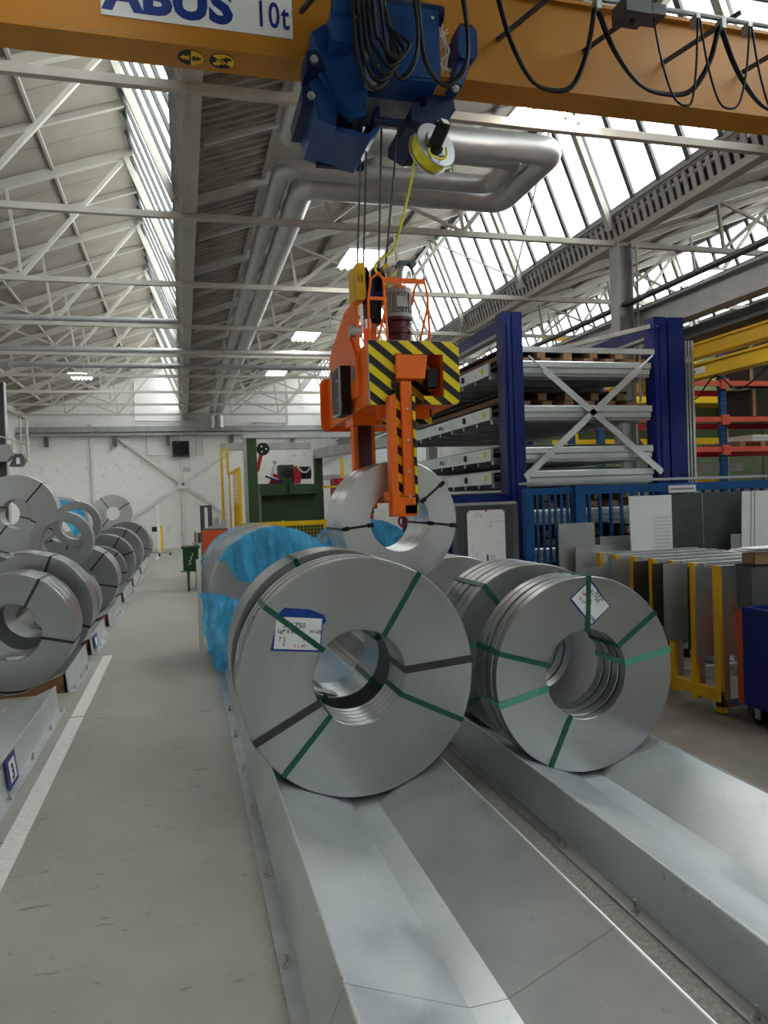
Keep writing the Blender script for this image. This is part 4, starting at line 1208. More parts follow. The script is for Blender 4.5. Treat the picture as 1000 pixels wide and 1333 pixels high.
# outline with the cut-out open at the bottom
notch = [(1.70, ZP0), (1.70, 2.815), (1.655, 2.88), (1.655, 2.93), (1.69, 2.93), (1.69, 3.155), (2.105, 3.155), (2.105, 2.815), (1.93, 2.815), (1.93, ZP0)]
i0 = 0
outer = rrect(X0, X1, ZP0, ZP1, 0.06, 5, (1, 1, 0, 0))
# rrect starts at the lower right corner and runs counter-clockwise, ending at the lower left
poly = outer + notch
gp('striped_plate', MB().prism(poly, 'y', 5.735, 5.75), 'hazard', origin=(1.86, 5.74, 3.0))
gp('plate_rim', MB().tube([(p[0], 5.752, p[1]) for p in outer], 0.008, 6), 'galv_dull', True)
gp('rear_plate', MB().prism(rrect(1.40, 2.28, 2.70, 3.24, 0.06, 5), 'y', 7.48, 7.52))
for xa, xb in ((X0, X0 + 0.02), (X1 - 0.02, X1)):
    gp('side_beam', MB().prism([(5.75, 2.76), (7.48, 2.72), (7.48, 3.20), (6.9, 3.24), (5.75, 3.25)], 'x', xa, xb))
gp('top_plate', MB().box(X0 + 0.02, X1 - 0.02, 5.75, 7.48, 3.22, 3.25))
gp('bottom_plate', MB().box(X0 + 0.02, 1.68, 5.75, 7.48, 2.75, 2.775).box(1.95, X1 - 0.02, 5.75, 7.48, 2.75, 2.775))
gp('inner_web', MB().box(1.68, 1.70, 5.78, 7.25, 2.76, 3.22).box(2.105, 2.125, 5.75, 7.25, 2.82, 3.22))
gp('lift_plate', MB().prism([(6.02, 2.86), (7.20, 2.86), (7.22, 3.36), (7.05, 3.46), (6.45, 3.66), (6.10, 3.66), (6.02, 3.5)], 'x', 1.45, 1.478))
gp('stiffener', MB().beam((1.46, 6.02, 3.18), (1.46, 6.25, 3.42), 0.06, 0.02))
gp('stiffener', MB().beam((1.458, 6.0, 3.0), (1.458, 6.14, 3.30), 0.03, 0.02))
gp('carriage', MB().prism([(1.69, 2.95), (1.93, 2.95), (1.955, 3.14), (1.69, 3.14)], 'y', 5.69, 5.80))
gp('inner_plate', MB().box(1.66, 2.10, 6.05, 6.07, 2.62, 3.14), 'hazard', origin=(1.9, 6.06, 3.05))
gp('switch_block', MB().box(1.99, 2.08, 5.80, 5.92, 2.90, 3.05), 'black')
sb = gp('sensor_box', MB().prism([(6.30, 2.80), (6.34, 2.74), (6.62, 2.74), (6.70, 2.84), (6.70, 3.16), (6.30, 3.16)], 'x', 1.36, 1.452), 'black')
gp('box_frame', MB().tube([(1.352, 6.30, 3.16), (1.352, 6.30, 2.80), (1.352, 6.34, 2.74), (1.352, 6.62, 2.74)], 0.012, 6), 'galv_dull', par=sb)
for z in (2.88, 3.05): gp('screw', MB().cyl((1.354, 6.45, z), (1.36, 6.45, z), 0.015, 8), 'zinc', par=sb)
gp('cable_box', MB().box(1.44, 1.48, 6.12, 6.24, 3.02, 3.12), 'galv_dull')
gp('pivot_pin', MB().cyl((1.40, 6.06, 3.40), (1.50, 6.06, 3.40), 0.05, 18), 'galv_dull', True)
# front arm: channel with striped side and a foot in the bore
gp('front_arm', MB().box(1.712, 1.800, 5.655, 5.72, 2.00, 2.92))
gp('arm_web', MB().box(1.667, 1.712, 5.70, 5.72, 1.90, 2.92), 'black')
gp('arm_shoe', MB().prism([(5.64, 1.86), (5.72, 1.86), (5.72, 2.0), (5.64, 1.93)], 'x', 1.712, 1.80))
gp('arm_side', MB().prism([(1.605, 2.80), (1.655, 2.82), (1.655, 1.86), (1.60, 1.84)], 'y', 5.62, 5.74))
gp('arm_stripe', MB().box(1.667, 1.712, 5.694, 5.70, 1.90, 2.80), 'hazard', origin=(1.7, 5.7, 2.4))
gp('arm_stripe', MB().box(1.80, 1.822, 5.64, 5.76, 1.87, 2.80), 'hazard', origin=(1.7, 5.7, 2.4))
gp('arm_foot', MB().prism([(5.64, 1.84), (5.76, 1.84), (5.86, 1.95), (6.45, 1.95), (6.45, 2.055), (5.76, 2.055), (5.70, 1.99), (5.64, 1.99)], 'x', 1.64, 1.81))
gp('foot_bracket', MB().box(1.56, 1.605, 5.64, 5.74, 1.97, 2.04))
for z in (2.70, 2.45, 2.2, 2.0): gp('arm_bolt', MB().cyl((1.756, 5.645, z), (1.756, 5.658, z), 0.011, 8), 'zinc')
def shackle(x, z, y=5.70):
    pts = [(x + 0.032 * math.cos(a), y, z - 0.03 + (0.032 if math.sin(a) > 0 else 0.045) * math.sin(a)) for a in [2*PI*k/16 for k in range(16)]]
    gp('shackle', MB().tube(pts, 0.010, 7, closed=True), 'red', True)
shackle(1.70, 1.835); shackle(1.50, 1.88, 6.60)
# rear arm
gp('rear_arm', MB().prism([(1.52, 1.90), (1.72, 1.90), (1.72, 2.78), (1.52, 2.78)], 'y', 6.56, 6.68))
gp('rear_rail', MB().box(1.56, 1.68, 6.535, 6.56, 1.86, 2.76), 'maroon')
gp('rear_carriage', MB().box(1.50, 1.90, 6.48, 6.80, 2.66, 2.76))
gp('cross_tie', MB().box(1.60, 2.05, 5.95, 6.02, 2.66, 2.75))
# motor on top
cx, cy = 1.815, 6.0
def vlathe(prof, n=32):
    Mv = Matrix.Translation((cx, cy, 0)) @ Matrix(((1, 0, 0, 0), (0, 0, -1, 0), (0, 1, 0, 0), (0, 0, 0, 1)))
    return MB().lathe(prof, n, Mv)
gp('gearbox', vlathe([(0.01, 3.25), (0.135, 3.25), (0.135, 3.27), (0.108, 3.28), (0.108, 3.36), (0.118, 3.365), (0.118, 3.40), (0.108, 3.41), (0.108, 3.46), (0.128, 3.475), (0.128, 3.50), (0.01, 3.50)]), 'maroon', True)
mo = gp('motor', vlathe([(0.01, 3.50), (0.118, 3.50), (0.118, 3.53), (0.100, 3.535), (0.100, 3.70), (0.118, 3.705), (0.118, 3.74), (0.01, 3.74)]), 'greysteel', True)
fin = MB()
for k in range(22):
    a = 2 * PI * k / 22
    d = Vector((math.cos(a), math.sin(a), 0))
    c = Vector((cx, cy, 3.62)) + d * 0.106
    fin.obox(c, (0.024, 0.006, 0.17), Matrix.Rotation(a, 3, 'Z'))
gp('cooling_fins', fin, 'galv_dull', par=mo)
gp('fan_cover', vlathe([(0.01, 3.74), (0.122, 3.74), (0.124, 3.88), (0.110, 3.92), (0.07, 3.935), (0.01, 3.935)]), 'chrome', True, par=mo)
gp('terminal_box', MB().box(cx - 0.05, cx + 0.05, cy - 0.14, cy - 0.09, 3.57, 3.66), 'greysteel', par=mo)
gp('plug', MB().box(1.86, 1.98, 6.06, 6.18, 3.90, 4.02).cyl((1.96, 6.05, 3.98), (1.96, 6.0, 3.98), 0.03, 10), 'darksteel')
for (x, z) in ((1.895, 3.31), (1.895, 3.38), (1.895, 3.45)): gp('oil_screw', MB().cyl((x, 5.91, z), (x, 5.89, z), 0.014, 8), 'zinc')
# tubular guard
for pts in ([(1.50, 5.80, 3.26), (1.505, 5.80, 3.60), (1.53, 5.80, 3.77), (1.60, 5.80, 3.82), (1.64, 5.80, 3.77), (1.655, 5.80, 3.26)],
            [(1.655, 5.80, 3.55), (1.57, 5.80, 3.26)], [(2.02, 5.80, 3.26), (2.01, 5.80, 3.66), (1.98, 5.80, 3.80), (1.93, 5.80, 3.76), (1.90, 5.80, 3.70)],
            [(2.01, 5.80, 3.56), (1.93, 5.80, 3.26)], [(1.90, 5.80, 3.70), (1.89, 5.85, 3.58)]):
    gp('guard_tube', MB().tube(pts, 0.011, 7))
gp('guard_bar', MB().box(1.63, 1.98, 5.79, 5.81, 3.745, 3.785)); gp('guard_bar', MB().box(1.51, 1.66, 5.79, 5.81, 3.60, 3.625))
# hook block with rope sheaves
hb = gp('hook_block', MB().prism(rrect(1.46, 1.545, 3.66, 3.97, 0.03), 'y', 6.02, 6.28), 'yellow_rack')
gp('block_cheek', MB().prism(rrect(1.70, 1.755, 3.66, 3.97, 0.03), 'y', 6.02, 6.28), 'yellow_rack', par=hb)
for x in (1.50, 1.56, 1.66, 1.725):
    Ms = Matrix.Translation((x, 6.14, 3.84)) @ Matrix(((0, 1, 0, 0), (1, 0, 0, 0), (0, 0, 1, 0), (0, 0, 0, 1)))
    gp('sheave', MB().lathe([(0.02, -0.016), (0.13, -0.016), (0.11, 0.0), (0.13, 0.016), (0.02, 0.016)], 24, Ms), 'black', True, par=hb)
gp('block_body', MB().box(1.545, 1.70, 6.06, 6.22, 3.68, 3.86), 'rack_blue', par=hb)
gp('load_hook', MB().box(1.56, 1.69, 6.08, 6.20, 3.48, 3.68), 'black', par=hb)
gp('hook_latch', MB().box(1.53, 1.58, 6.02, 6.06, 3.42, 3.50), 'zinc', par=hb)
gp('hanger', MB().box(1.58, 1.64, 6.08, 6.3, 3.24, 3.52))

# the lifted coil
RL = 0.499
lf = coil('bright coil hanging in the orange grab, tied with black straps and buckles', 1.722, 5.84, 2.055 - 0.254 + 0.001, RL, 0.254, [(0, 0.13, 0), (0.133, 0.20, -0.003), (0.336, 0.22, 0)],
          [(38, 0.020, 'strap_black'), (-7, 0.020, 'strap_black'), (186, 0.020, 'strap_black')], 'coil_bright', yaw=0.03)
for a in (38, -7, 186):
    for rr in (0.262, RL - 0.03):
        an = math.radians(a)
        me = MB().obox((rr * math.cos(an), -0.010, rr * math.sin(an)), (0.05, 0.012, 0.034), Matrix.Rotation(-an, 3, 'Y')).mesh('buckle', M['black'])
        o = bpy.data.objects.new('buckle', me); COL.objects.link(o); o.parent = lf; o.location = (0, 0, RL)

# ================================================================== BLUE CASSETTE RACK
YR = 8.7
rk = thing('sheet_rack', 'tall blue storage rack for sheet cassettes with crossed galvanised braces', 'rack', (5.35, YR, 0))
def rp(name, mb, m='rack_blue', smooth=False, par=None): return mb.build(name, M[m], par or rk, smooth)
def hpost(x0, x1, y0, y1, z1):
    mb = MB()
    w = x1 - x0
    a, b_ = x0 + w * 0.42, x0 + w * 0.5
    mb.prism([(x0, y0), (a, y0), (a, y0 + 0.12), (b_, y0 + 0.12), (b_, y0 + 0.015), (x1, y0 - 0.01), (x1, y1), (x0, y1)], 'z', 0, z1)
    mb.prism([(x0 + w * 0.16, y0 - 0.02), (x0 + w * 0.24, y0 - 0.02), (x0 + w * 0.24, y0), (x0 + w * 0.16, y0)], 'z', 0, z1 - 0.1)
    return mb
for (xa, xb) in ((4.02, 4.28), (6.24, 6.70)):
    for (y, z) in ((YR, 4.33), (YR + 4.6, 4.25)):
        p = rp('post', hpost(xa, xb, y, y + 0.22, z))
        rp('foot_plate', MB().box(xa - 0.05, xb + 0.05, y - 0.05, y + 0.27, 0, 0.015), par=p)
    rp('long_beam', MB().box(xa + 0.02, xa + 0.14, YR + 0.22, YR + 4.6, 4.10, 4.26))
    rp('long_beam_lip', MB().box(xa + 0.02, xa + 0.14, YR + 0.22, YR + 4.6, 4.06, 4.10), 'greysteel')
    rp('post_bolts', MB().cyl((xa + 0.05, YR - 0.008, 4.2), (xa + 0.05, YR, 4.2), 0.014, 8), 'zinc')
rp('front_beam', MB().box(3.10, 4.02, YR + 0.02, YR + 0.10, 1.87, 2.0))
for x in (3.3, 3.98): rp('beam_foot', MB().box(x - 0.10, x + 0.10, YR + 0.02, YR + 0.1, 0, 1.87))
tb = rp('top_rail', MB().box(4.28, 6.24, YR + 0.0, YR + 0.04, 3.82, 3.89), 'galv')
rp('strut', MB().beam((4.6, YR + 1.5, 3.95), (6.26, YR + 0.1, 4.22), 0.06, 0.06), 'galv')
for (p, q) in (((4.36, 3.76), (6.30, 2.22)), ((6.20, 3.80), (4.26, 2.20))):
    p3 = Vector((p[0], YR - 0.012, p[1])); q3 = Vector((q[0], YR - 0.012, q[1])); d = (q3 - p3)
    rp('brace', MB().beam(p3 + d * 0.10, q3, 0.010, 0.085, (0, 1, 0.0)) if False else MB().beam(p3 + d * 0.10, q3, 0.085, 0.010, (0, 1, 0)), 'galv')
    rp('brace_rod', MB().cyl(p3, p3 + d * 0.11, 0.014, 8), 'galv')
for x, w in ((6.74, 0.02), (6.79, 0.02), (6.84, 0.035)):
    rp('guide_rail', MB().box(x, x + w, YR + 0.02, YR + 0.12, 1.9, 4.02), 'galv_dull')
rp('guide_bracket', MB().box(6.70, 6.86, YR + 0.03, YR + 0.1, 3.72, 3.80), 'galv')
# cassettes: trays on several levels, each a thing with sides, runners and load
levels = [(3.56, 'second from the top', True), (2.98, 'third from the top', True), (2.44, 'fourth from the top', False), (2.13, 'lowest visible', False)]
def cassette(z, lab, pallet):
    t = thing('sheet_cassette', lab, 'cassette', (5.25, YR + 2.2, z), group='cassettes in the blue rack')
    xa, xb, ya, yb = 4.30, 6.20, YR + 0.06, YR + 4.4
    MB().prism([(ya - 0.03, z + 0.075), (ya - 0.03, z + 0.14), (ya - 0.015, z + 0.155), (ya + 0.012, z + 0.155), (ya + 0.012, z + 0.0), (ya + 0.0, z + 0.0), (ya + 0.0, z + 0.06)], 'x', xa, xb).build('front_side', M['galv'], t)
    MB().box(xa, xb, ya + 0.02, ya + 0.05, z - 0.04, z).build('front_lip', M['galv_dull'], t)
    sd = MB().box(3.93, 3.965, ya + 0.25, yb, z, z + 0.16).build('long_side', M['galv'], t)
    MB().box(xb, xb + 0.03, ya + 0.25, yb, z, z + 0.16).build('long_side', M['galv'], t)
    for yy, h in ((ya + 0.5, 0.05),): 
        MB().box(3.922, 3.93, ya + 0.42, ya + 0.50, z + 0.05, z + 0.12).build('yellow_mark', M['cable_yellow'], sd)
        MB().box(3.922, 3.93, ya + 1.95, ya + 2.25, z + 0.04, z + 0.12).build('load_plate', M['white'], sd)
        text('load_print', '500 kg', 0.08, M['ink_blue'], sd, frame_m((3.920, ya + 2.24, z + 0.05), (0, -1, 0), (0, 0, 1)), bold=0.003)
        MB().cyl((3.915, ya + 1.15, z + 0.08), (3.93, ya + 1.15, z + 0.08), 0.045, 14).build('hand_hole', M['black'], sd)
    MB().box(4.0, xb, ya + 0.1, yb, z + 0.10, z + 0.12).build('deck', M['darksteel'], t)
    MB().box(3.965, 4.3, ya + 0.25, yb, z + 0.02, z + 0.04).build('side_tray', M['galv_dull'], t)
    for i in range(9):
        y = ya + 0.25 + i * 0.5
        MB().box(3.97, xb, y, y + 0.07, z - 0.05, z + 0.02).build('runner', M['galv_dull'], t)
    if pallet:
        for i in range(6):
            MB().box(4.36 + i * 0.32, 4.50 + i * 0.32, ya + 0.2, yb - 0.4, z + 0.17, z + 0.24).build('timber', M['wood'], t)
        MB().box(4.2, 6.15, ya + 0.35, yb - 0.3, z + 0.24, z + 0.27).build('board', M['board_dark'], t)
        for i in range(5):
            MB().box(4.30 + i * 0.40, 4.42 + i * 0.40, ya + 0.35, yb - 0.35, z + 0.27, z + 0.37).build('timber', M['wood'], t)
        MB().box(4.2, 6.1, ya + 0.4, yb - 0.3, z + 0.37, z + 0.40).build('board', M['board_dark'], t)  # dark boards added over the timbers to deepen the shade inside the rack
    else:
        rr = random.Random(int(z * 100))
        for i in range(4):
            a = ya + 0.3 + rr.uniform(0, 0.4); zz = z + 0.165 + 0.012 * i
            MB().box(4.1 + rr.uniform(0, 0.25), 6.1 - rr.uniform(0, 0.3), a, yb - rr.uniform(0.1, 0.6), zz, zz + 0.008).build('metal_sheet', M['sheet' if i % 2 else 'galv'], t)
cassette(levels[0][0], 'galvanised cassette loaded with brown pallets, topmost in the blue rack', True)
cassette(levels[1][0], 'galvanised cassette loaded with brown pallets, at the crossing of the braces', True)
cassette(levels[2][0], 'galvanised cassette with sheets, below the crossing of the braces', False)
for z_, lb_ in ((1.62, 'dark cassette seen through the blue fence bars, just under the fence rail'), (1.12, 'dark cassette seen through the blue fence bars, at half height'), (0.62, 'dark cassette near the floor behind the blue fence bars')):
    cassette(z_, lb_, True)
cassette(levels[3][0], 'galvanised cassette with sheets, lowest above the blue fence', False)

# ================================================================== BLUE BAR FENCE
fn = thing('bar_fence', 'mid-blue steel bar fence with flat top rail behind the mint strapped coil', 'fence', (4.2, 7.8, 0))
def fp_(name, mb, m='fence_blue'): return mb.build(name, M[m], fn)
fp_('post', MB().box(3.79, 3.90, 7.76, 7.84, 0, 2.05)); fp_('post', MB().box(4.42, 4.55, 7.72, 7.86, 0, 2.07))
fp_('top_rail', MB().box(3.90, 4.42, 7.78, 7.83, 1.97, 2.05))
fp_('bottom_rail', MB().box(3.90, 4.42, 7.78, 7.83, 0.1, 0.16))
for i in range(6):
    x = 3.965 + i * 0.078
    fp_('bar', MB().box(x - 0.013, x + 0.013, 7.79, 7.815, 0.16, 1.97))
fp_('top_rail', MB().box(4.55, 7.4, 7.76, 7.84, 1.96, 2.06)); fp_('top_board', MB().box(4.0, 7.4, 8.0, 8.35, 2.10, 2.13), 'galv_dull')
fp_('post', MB().box(5.86, 5.96, 7.76, 7.84, 0, 1.97)); fp_('post', MB().box(7.3, 7.4, 7.76, 7.84, 0, 1.97))
for i in range(18):
    x = 4.64 + i * 0.145
    if abs(x - 5.91) < 0.06: continue
    fp_('bar', MB().box(x - 0.016, x + 0.016, 7.785, 7.815, 0.12, 1.96))
fp_('bottom_rail', MB().box(4.55, 7.3, 7.78, 7.83, 0.06, 0.12))
fp_('sign_plate', MB().box(5.70, 6.08, 7.74, 7.755, 1.94, 2.03), 'white')
for i in range(14):
    fp_('printed_stroke', MB().box(5.72 + i * 0.024, 5.735 + i * 0.024, 7.7385, 7.74, 1.975, 1.995), 'ink')

# dark board with a pinned drawing
nb = thing('notice_board', 'dark grey board with a pinned technical drawing beside the blue fence', 'board', (3.2, 7.62, 0))
MB().box(2.88, 3.56, 7.60, 7.63, 0.15, 1.885).build('panel', M['slate'], nb)
MB().box(3.56, 3.62, 7.60, 7.66, 0.0, 1.90).build('edge_post', M['darksteel'], nb)
MB().box(2.84, 2.88, 7.60, 7.66, 0.0, 1.90).build('edge_post', M['darksteel'], nb)
MB().box(2.86, 3.60, 7.59, 7.66, 1.88, 1.91).build('top_trim', M['greysteel'], nb)
dw = MB().box(3.005, 3.455, 7.592, 7.598, 1.10, 1.825).build('drawing', M['white'], nb)
rr = random.Random(5)
for i in range(26):
    x = 3.03 + rr.random() * 0.40; z = 1.13 + rr.random() * 0.66; hh = rr.random() < 0.5; l = rr.uniform(0.02, 0.10)
    MB().box(x, x + (l if hh else 0.002), 7.5905, 7.5918, z, z + (0.002 if hh else l)).build('drawn_line', M['ink' if i % 5 else 'ink_blue'], dw)
for i in range(3):
    MB().box(3.27, 3.32, 7.5905, 7.5918, 1.20 + i * 0.05, 1.203 + i * 0.05).build('drawn_line', M['ink'], dw)
    MB().box(3.27 + i * 0.024, 3.273 + i * 0.024, 7.5905, 7.5918, 1.16, 1.33).build('drawn_line', M['ink'], dw)
MB().box(3.225, 3.245, 7.5905, 7.5918, 1.24, 1.33).build('drawn_block', M['ink'], dw)
MB().box(3.02, 3.07, 7.5905, 7.5918, 1.28, 1.31).build('drawn_block', M['ink_blue'], dw)
for x in (3.015, 3.23, 3.445): MB().cyl((x, 7.584, 1.815), (x, 7.594, 1.815), 0.011, 8).build('pin', M['red'], dw)

# ================================================================== YELLOW SHEET RACK
yr = thing('offcut_rack', 'golden yellow upright rack holding offcut steel sheets', 'rack', (4.5, 5.4, 0))
XY = 4.5
ny = [5.42, 5.74, 6.04, 6.34, 6.66, 6.98, 7.30, 7.6]
for i, y in enumerate(ny):
    MB().box(XY - 0.04, XY - 0.005, y - 0.0, y + 0.075, 0.06, 1.30).build('upright', M['yellow_rack'], yr)
    MB().box(XY - 0.005, XY + 0.06, y + 0.005, y + 0.07, 0.06, 1.30).build('upright_web', M['galv_dull'], yr)
    MB().box(XY + 0.06, XY + 1.25, y, y + 0.05, 1.26, 1.30).build('cross_bar', M['galv_dull'], yr)
    MB().box(XY + 1.2, XY + 1.25, y, y + 0.05, 0.06, 1.26).build('rear_upright', M['galv_dull'], yr)
MB().box(XY - 0.045, XY + 0.02, ny[0], ny[-1] + 0.07, 0.10, 0.20).build('base_rail', M['yellow_rack'], yr)
MB().box(XY + 1.18, XY + 1.25, ny[0], ny[-1] + 0.07, 0.02, 0.10).build('base_rail', M['galv_dull'], yr)
for y in (5.42, 6.5, 7.55): MB().box(XY, XY + 1.2, y, y + 0.06, 0.06, 0.13).build('base_cross', M['galv_dull'], yr)
MB().box(XY - 0.03, XY + 0.10, 5.36, 5.52, 0, 0.012).build('foot_plate', M['darksteel'], yr)
MB().box(XY - 0.04, XY + 0.02, 5.42, 5.49, 0.012, 0.10).build('foot', M['yellow_rack'], yr)
MB().box(XY - 0.04, XY + 0.02, 7.6, 7.67, 0.0, 0.10).build('foot', M['yellow_rack'], yr)
for i in range(7):
    y = 5.62 + i * 0.31
    MB().box(XY - 0.02, XY + 1.25, y, y + 0.010, 1.27, 1.30).build('divider', M['galv_dull'], yr)
sheets = [(5.66, 4.405, 0.46, 1.285, 'sheet', 'light steel offcut sheet in the first slot of the yellow rack'),
          (5.80, 4.43, 0.50, 1.26, 'sheet_dark', 'dark steel offcut sheet in the second slot of the yellow rack'),
          (5.97, 4.30, 0.56, 1.29, 'sheet', 'broad steel offcut sheet hung low in the third slot of the yellow rack'),
          (6.20, 4.34, 0.66, 1.27, 'sheet_dark', 'dark steel offcut sheet in the fourth slot of the yellow rack'),
          (6.48, 4.32, 0.40, 1.27, 'sheet_dark', 'narrow dark offcut sheet in the fifth slot of the yellow rack'),
          (6.80, 4.28, 0.30, 1.27, 'sheet', 'steel offcut sheet in the sixth slot of the yellow rack'),
          (6.90, 3.98, 0.24, 1.19, 'sheet', 'wide pale offcut sheet sticking out of the back of the yellow rack')]
for (y, x0, z0, z1, m, lb) in sheets:
    s_ = MB().prism([(x0, z0), (5.6, z0), (5.6, z1), (x0 + 0.01, z1)], 'y', y, y + 0.004).build('offcut_sheet', M[m], None, origin=(5.0, y, 0.2))
    tag(s_, lb, 'metal sheet', 'offcut sheets in the yellow rack')
# sheets standing behind
back = [(7.35, 4.88, 5.44, 1.92, 'sheet_white', 'white coated sheet with a small stuck-on list, standing behind the yellow rack', 0.05),
        (7.42, 5.47, 6.45, 1.93, 'sheet_dark', 'dark grey sheet standing behind the yellow rack', 0.0),
        (7.28, 6.36, 7.3, 1.93, 'sheet_white', 'white ribbed panel standing behind the yellow rack', -0.08),
        (7.30, 6.20, 6.50, 1.43, 'sheet', 'small bright sheet leaning before the dark grey sheet', 0.0),
        (7.66, 4.15, 4.62, 1.63, 'sheet', 'bright steel sheet leaning on the blue fence', 0.0),
        (7.55, 4.30, 5.0, 1.36, 'galv_dull', 'dull steel sheet leaning on the bright sheet by the fence', 0.0),
        (7.62, 4.66, 5.7, 1.46, 'sheet', 'grey steel sheet standing between the fence and the yellow rack', 0.0)]
for (y, x0, x1, z1, m, lb, sk) in back:
    s_ = thing('standing_sheet', lb, 'metal sheet', ((x0 + x1) / 2, y, 0.0))
    MB().prism([(x0 + sk, 0.0), (x1, 0.0), (x1, z1), (x0, z1)], 'y', y, y + 0.012).build('sheet_body', M[m], s_)
    if 'list' in lb:
        for i in range(9):
            MB().box(x1 - 0.24, x1 - 0.03, y - 0.003, y - 0.001, 1.32 + i * 0.042, 1.335 + i * 0.042).build('list_line', M['galv'], s_)
    if 'ribbed' in lb:
        for d in (0.12, 0.17): MB().prism([(x0 + d + sk, 0.0), (x0 + d + sk + 0.008, 0), (x0 + d + 0.008, z1), (x0 + d, z1)], 'y', y - 0.006, y).build('rib_line', M['galv_dull'], s_)
    if 'dark grey sheet standing' in lb:
        MB().box(5.91, 5.916, y - 0.004, y, 0.0, z1).build('seam', M['galv_dull'], s_)

# ================================================================== CARTS AT THE RIGHT EDGE
bc = thing('blue_bin_cart', 'deep blue wheeled steel cart at the picture edge', 'cart', (4.95, 4.9, 0))
MB().box(4.47, 4.52, 4.72, 5.16, 0.16, 0.98).build('side_panel', M['rack_blue'], bc)
MB().box(4.52, 5.5, 4.70, 4.74, 0.16, 0.92).build('front_panel', M['rack_blue'], bc)
MB().box(4.52, 5.5, 5.12, 5.16, 0.16, 0.98).build('rear_panel', M['rack_blue'], bc)
MB().box(4.52, 5.5, 4.74, 5.12, 0.16, 0.19).build('floor_panel', M['rack_blue'], bc)
MB().box(4.50, 4.56, 4.68, 4.72, 0.16, 1.02).build('corner_post', M['fence_blue'], bc)
MB().box(4.62, 4.72, 4.695, 4.70, 0.80, 0.88).build('cart_label', M['white'], bc)
for (x, y) in ((4.56, 4.80), (4.56, 5.08), (5.4, 4.8), (5.4, 5.08)):
    w = MB().cyl((x - 0.02, y, 0.07), (x + 0.02, y, 0.07), 0.07, 18).build('caster', M['black'], bc, True)
    MB().box(x - 0.035, x + 0.035, y - 0.035, y + 0.035, 0.13, 0.16).build('caster_plate', M['zinc'], w)
    MB().box(x - 0.032, x - 0.024, y - 0.03, y + 0.03, 0.05, 0.14).build('caster_fork', M['zinc'], w)
ob = thing('orange_cabinet', 'orange red cabinet with a black box on top behind the blue cart', 'cabinet', (4.9, 5.28, 0))
MB().box(4.60, 5.3, 5.20, 5.38, 0.12, 0.93).build('body', M['red_orange'], ob)
MB().box(4.63, 5.28, 5.19, 5.20, 0.16, 0.80).build('door', M['red_orange'], ob)
MB().box(4.60, 5.3, 5.195, 5.38, 0.82, 0.835).build('seam', M['darksteel'], ob)
for x in (4.62, 5.20): MB().box(x, x + 0.07, 5.22, 5.29, 0, 0.12).build('foot', M['darksteel'], ob)
bb = thing('black_box', 'black steel box on the orange red cabinet', 'box', (4.95, 5.28, 0.932))
MB().box(4.605, 5.3, 5.19, 5.37, 0.932, 1.30).build('box_body', M['darksteel'], bb); MB().box(4.56, 5.3, 5.18, 5.38, 0.932, 0.944).build('box_tray', M['darksteel'], bb); MB().box(4.60, 5.3, 5.185, 5.375, 1.30, 1.318).build('box_lid', M['black'], bb)
bt = thing('cardboard_box', 'brown cardboard box under the white papers at the picture edge', 'box', (4.98, 5.28, 1.319))
MB().box(4.66, 5.25, 5.21, 5.36, 1.319, 1.42).build('box_body', M['wood'], bt); MB().box(4.66, 5.25, 5.275, 5.295, 1.42, 1.4215).build('tape', M['white'], bt)
for i in range(3):
    pp = MB().obox((4.80 + 0.05 * i, 5.27, 1.428 + 0.014 * i), (0.62, 0.20, 0.006), Matrix.Rotation(0.12 * (i - 1), 3, 'Z')).build('paper_pad', M['white'], None, origin=(4.8, 5.27, 1.42 + 0.014 * i))
    tag(pp, ['lowest white sheet pad on the cardboard box', 'middle white sheet pad on the cardboard box', 'topmost white sheet pad on the cardboard box'][i], 'paper')

# ================================================================== MACHINE BAY BEHIND
pr = thing('pallet_rack', 'pallet rack with perforated blue uprights and coral red beams', 'rack', (10.8, 12.9, 0))
for (x, z1) in ((7.75, 4.7), (10.53, 4.70), (13.35, 4.7)):
    for y in (12.5, 13.6):
        u = MB().box(x - 0.07, x + 0.07, y, y + 0.08, 0, z1).build('upright', M['fence_blue'], pr)
        if y == 12.5 and x == 10.53:
            mb = MB()
            for j in range(26):
                for d in (-0.035, 0.035): mb.box(x + d - 0.012, x + d + 0.012, y - 0.004, y, 2.0 + j * 0.1, 2.04 + j * 0.1)
            tag(mb.build('punched_holes', M['black'], u), kind='stuff')
for z in (4.02, 3.30, 2.70, 1.6):
    for (x0, x1) in ((7.82, 10.46), (10.60, 13.28)):
        MB().box(x0, x1, 12.46, 12.54, z, z + 0.065).box(x0, x1, 12.47, 12.53, z + 0.065, z + 0.10).build('beam', M['rackbeam'], pr)
        MB().box(x0, x1, 13.62, 13.70, z - 0.04, z + 0.08).build('beam', M['red'], pr)
    MB().box(10.44, 10.62, 12.44, 12.50, z - 0.06, z + 0.14).build('beam_end', M['rackbeam'], pr)
pal = thing('wooden_pallet', 'wooden pallet with white cartons on the pallet rack', 'pallet', (11.5, 12.95, 2.80))
for i in range(3): MB().box(10.8 + 0.55 * i, 10.92 + 0.55 * i, 12.5, 13.6, 1.70, 1.79).build('bearer', M['wood'], pal)
for i in range(6): MB().box(10.75, 12.1, 12.5 + 0.19 * i, 12.64 + 0.19 * i, 1.79, 1.81).build('deck_board', M['wood'], pal)
pal2 = thing('wooden_pallet', 'wooden pallet with a curling white sheet on the pallet rack', 'pallet', (11.4, 12.95, 1.70))
pal.location.z = 1.70; ORG[pal.name] = Vector((11.5, 12.95, 1.70))
for ob_ in list(pal.children): bpy.data.objects.remove(ob_)
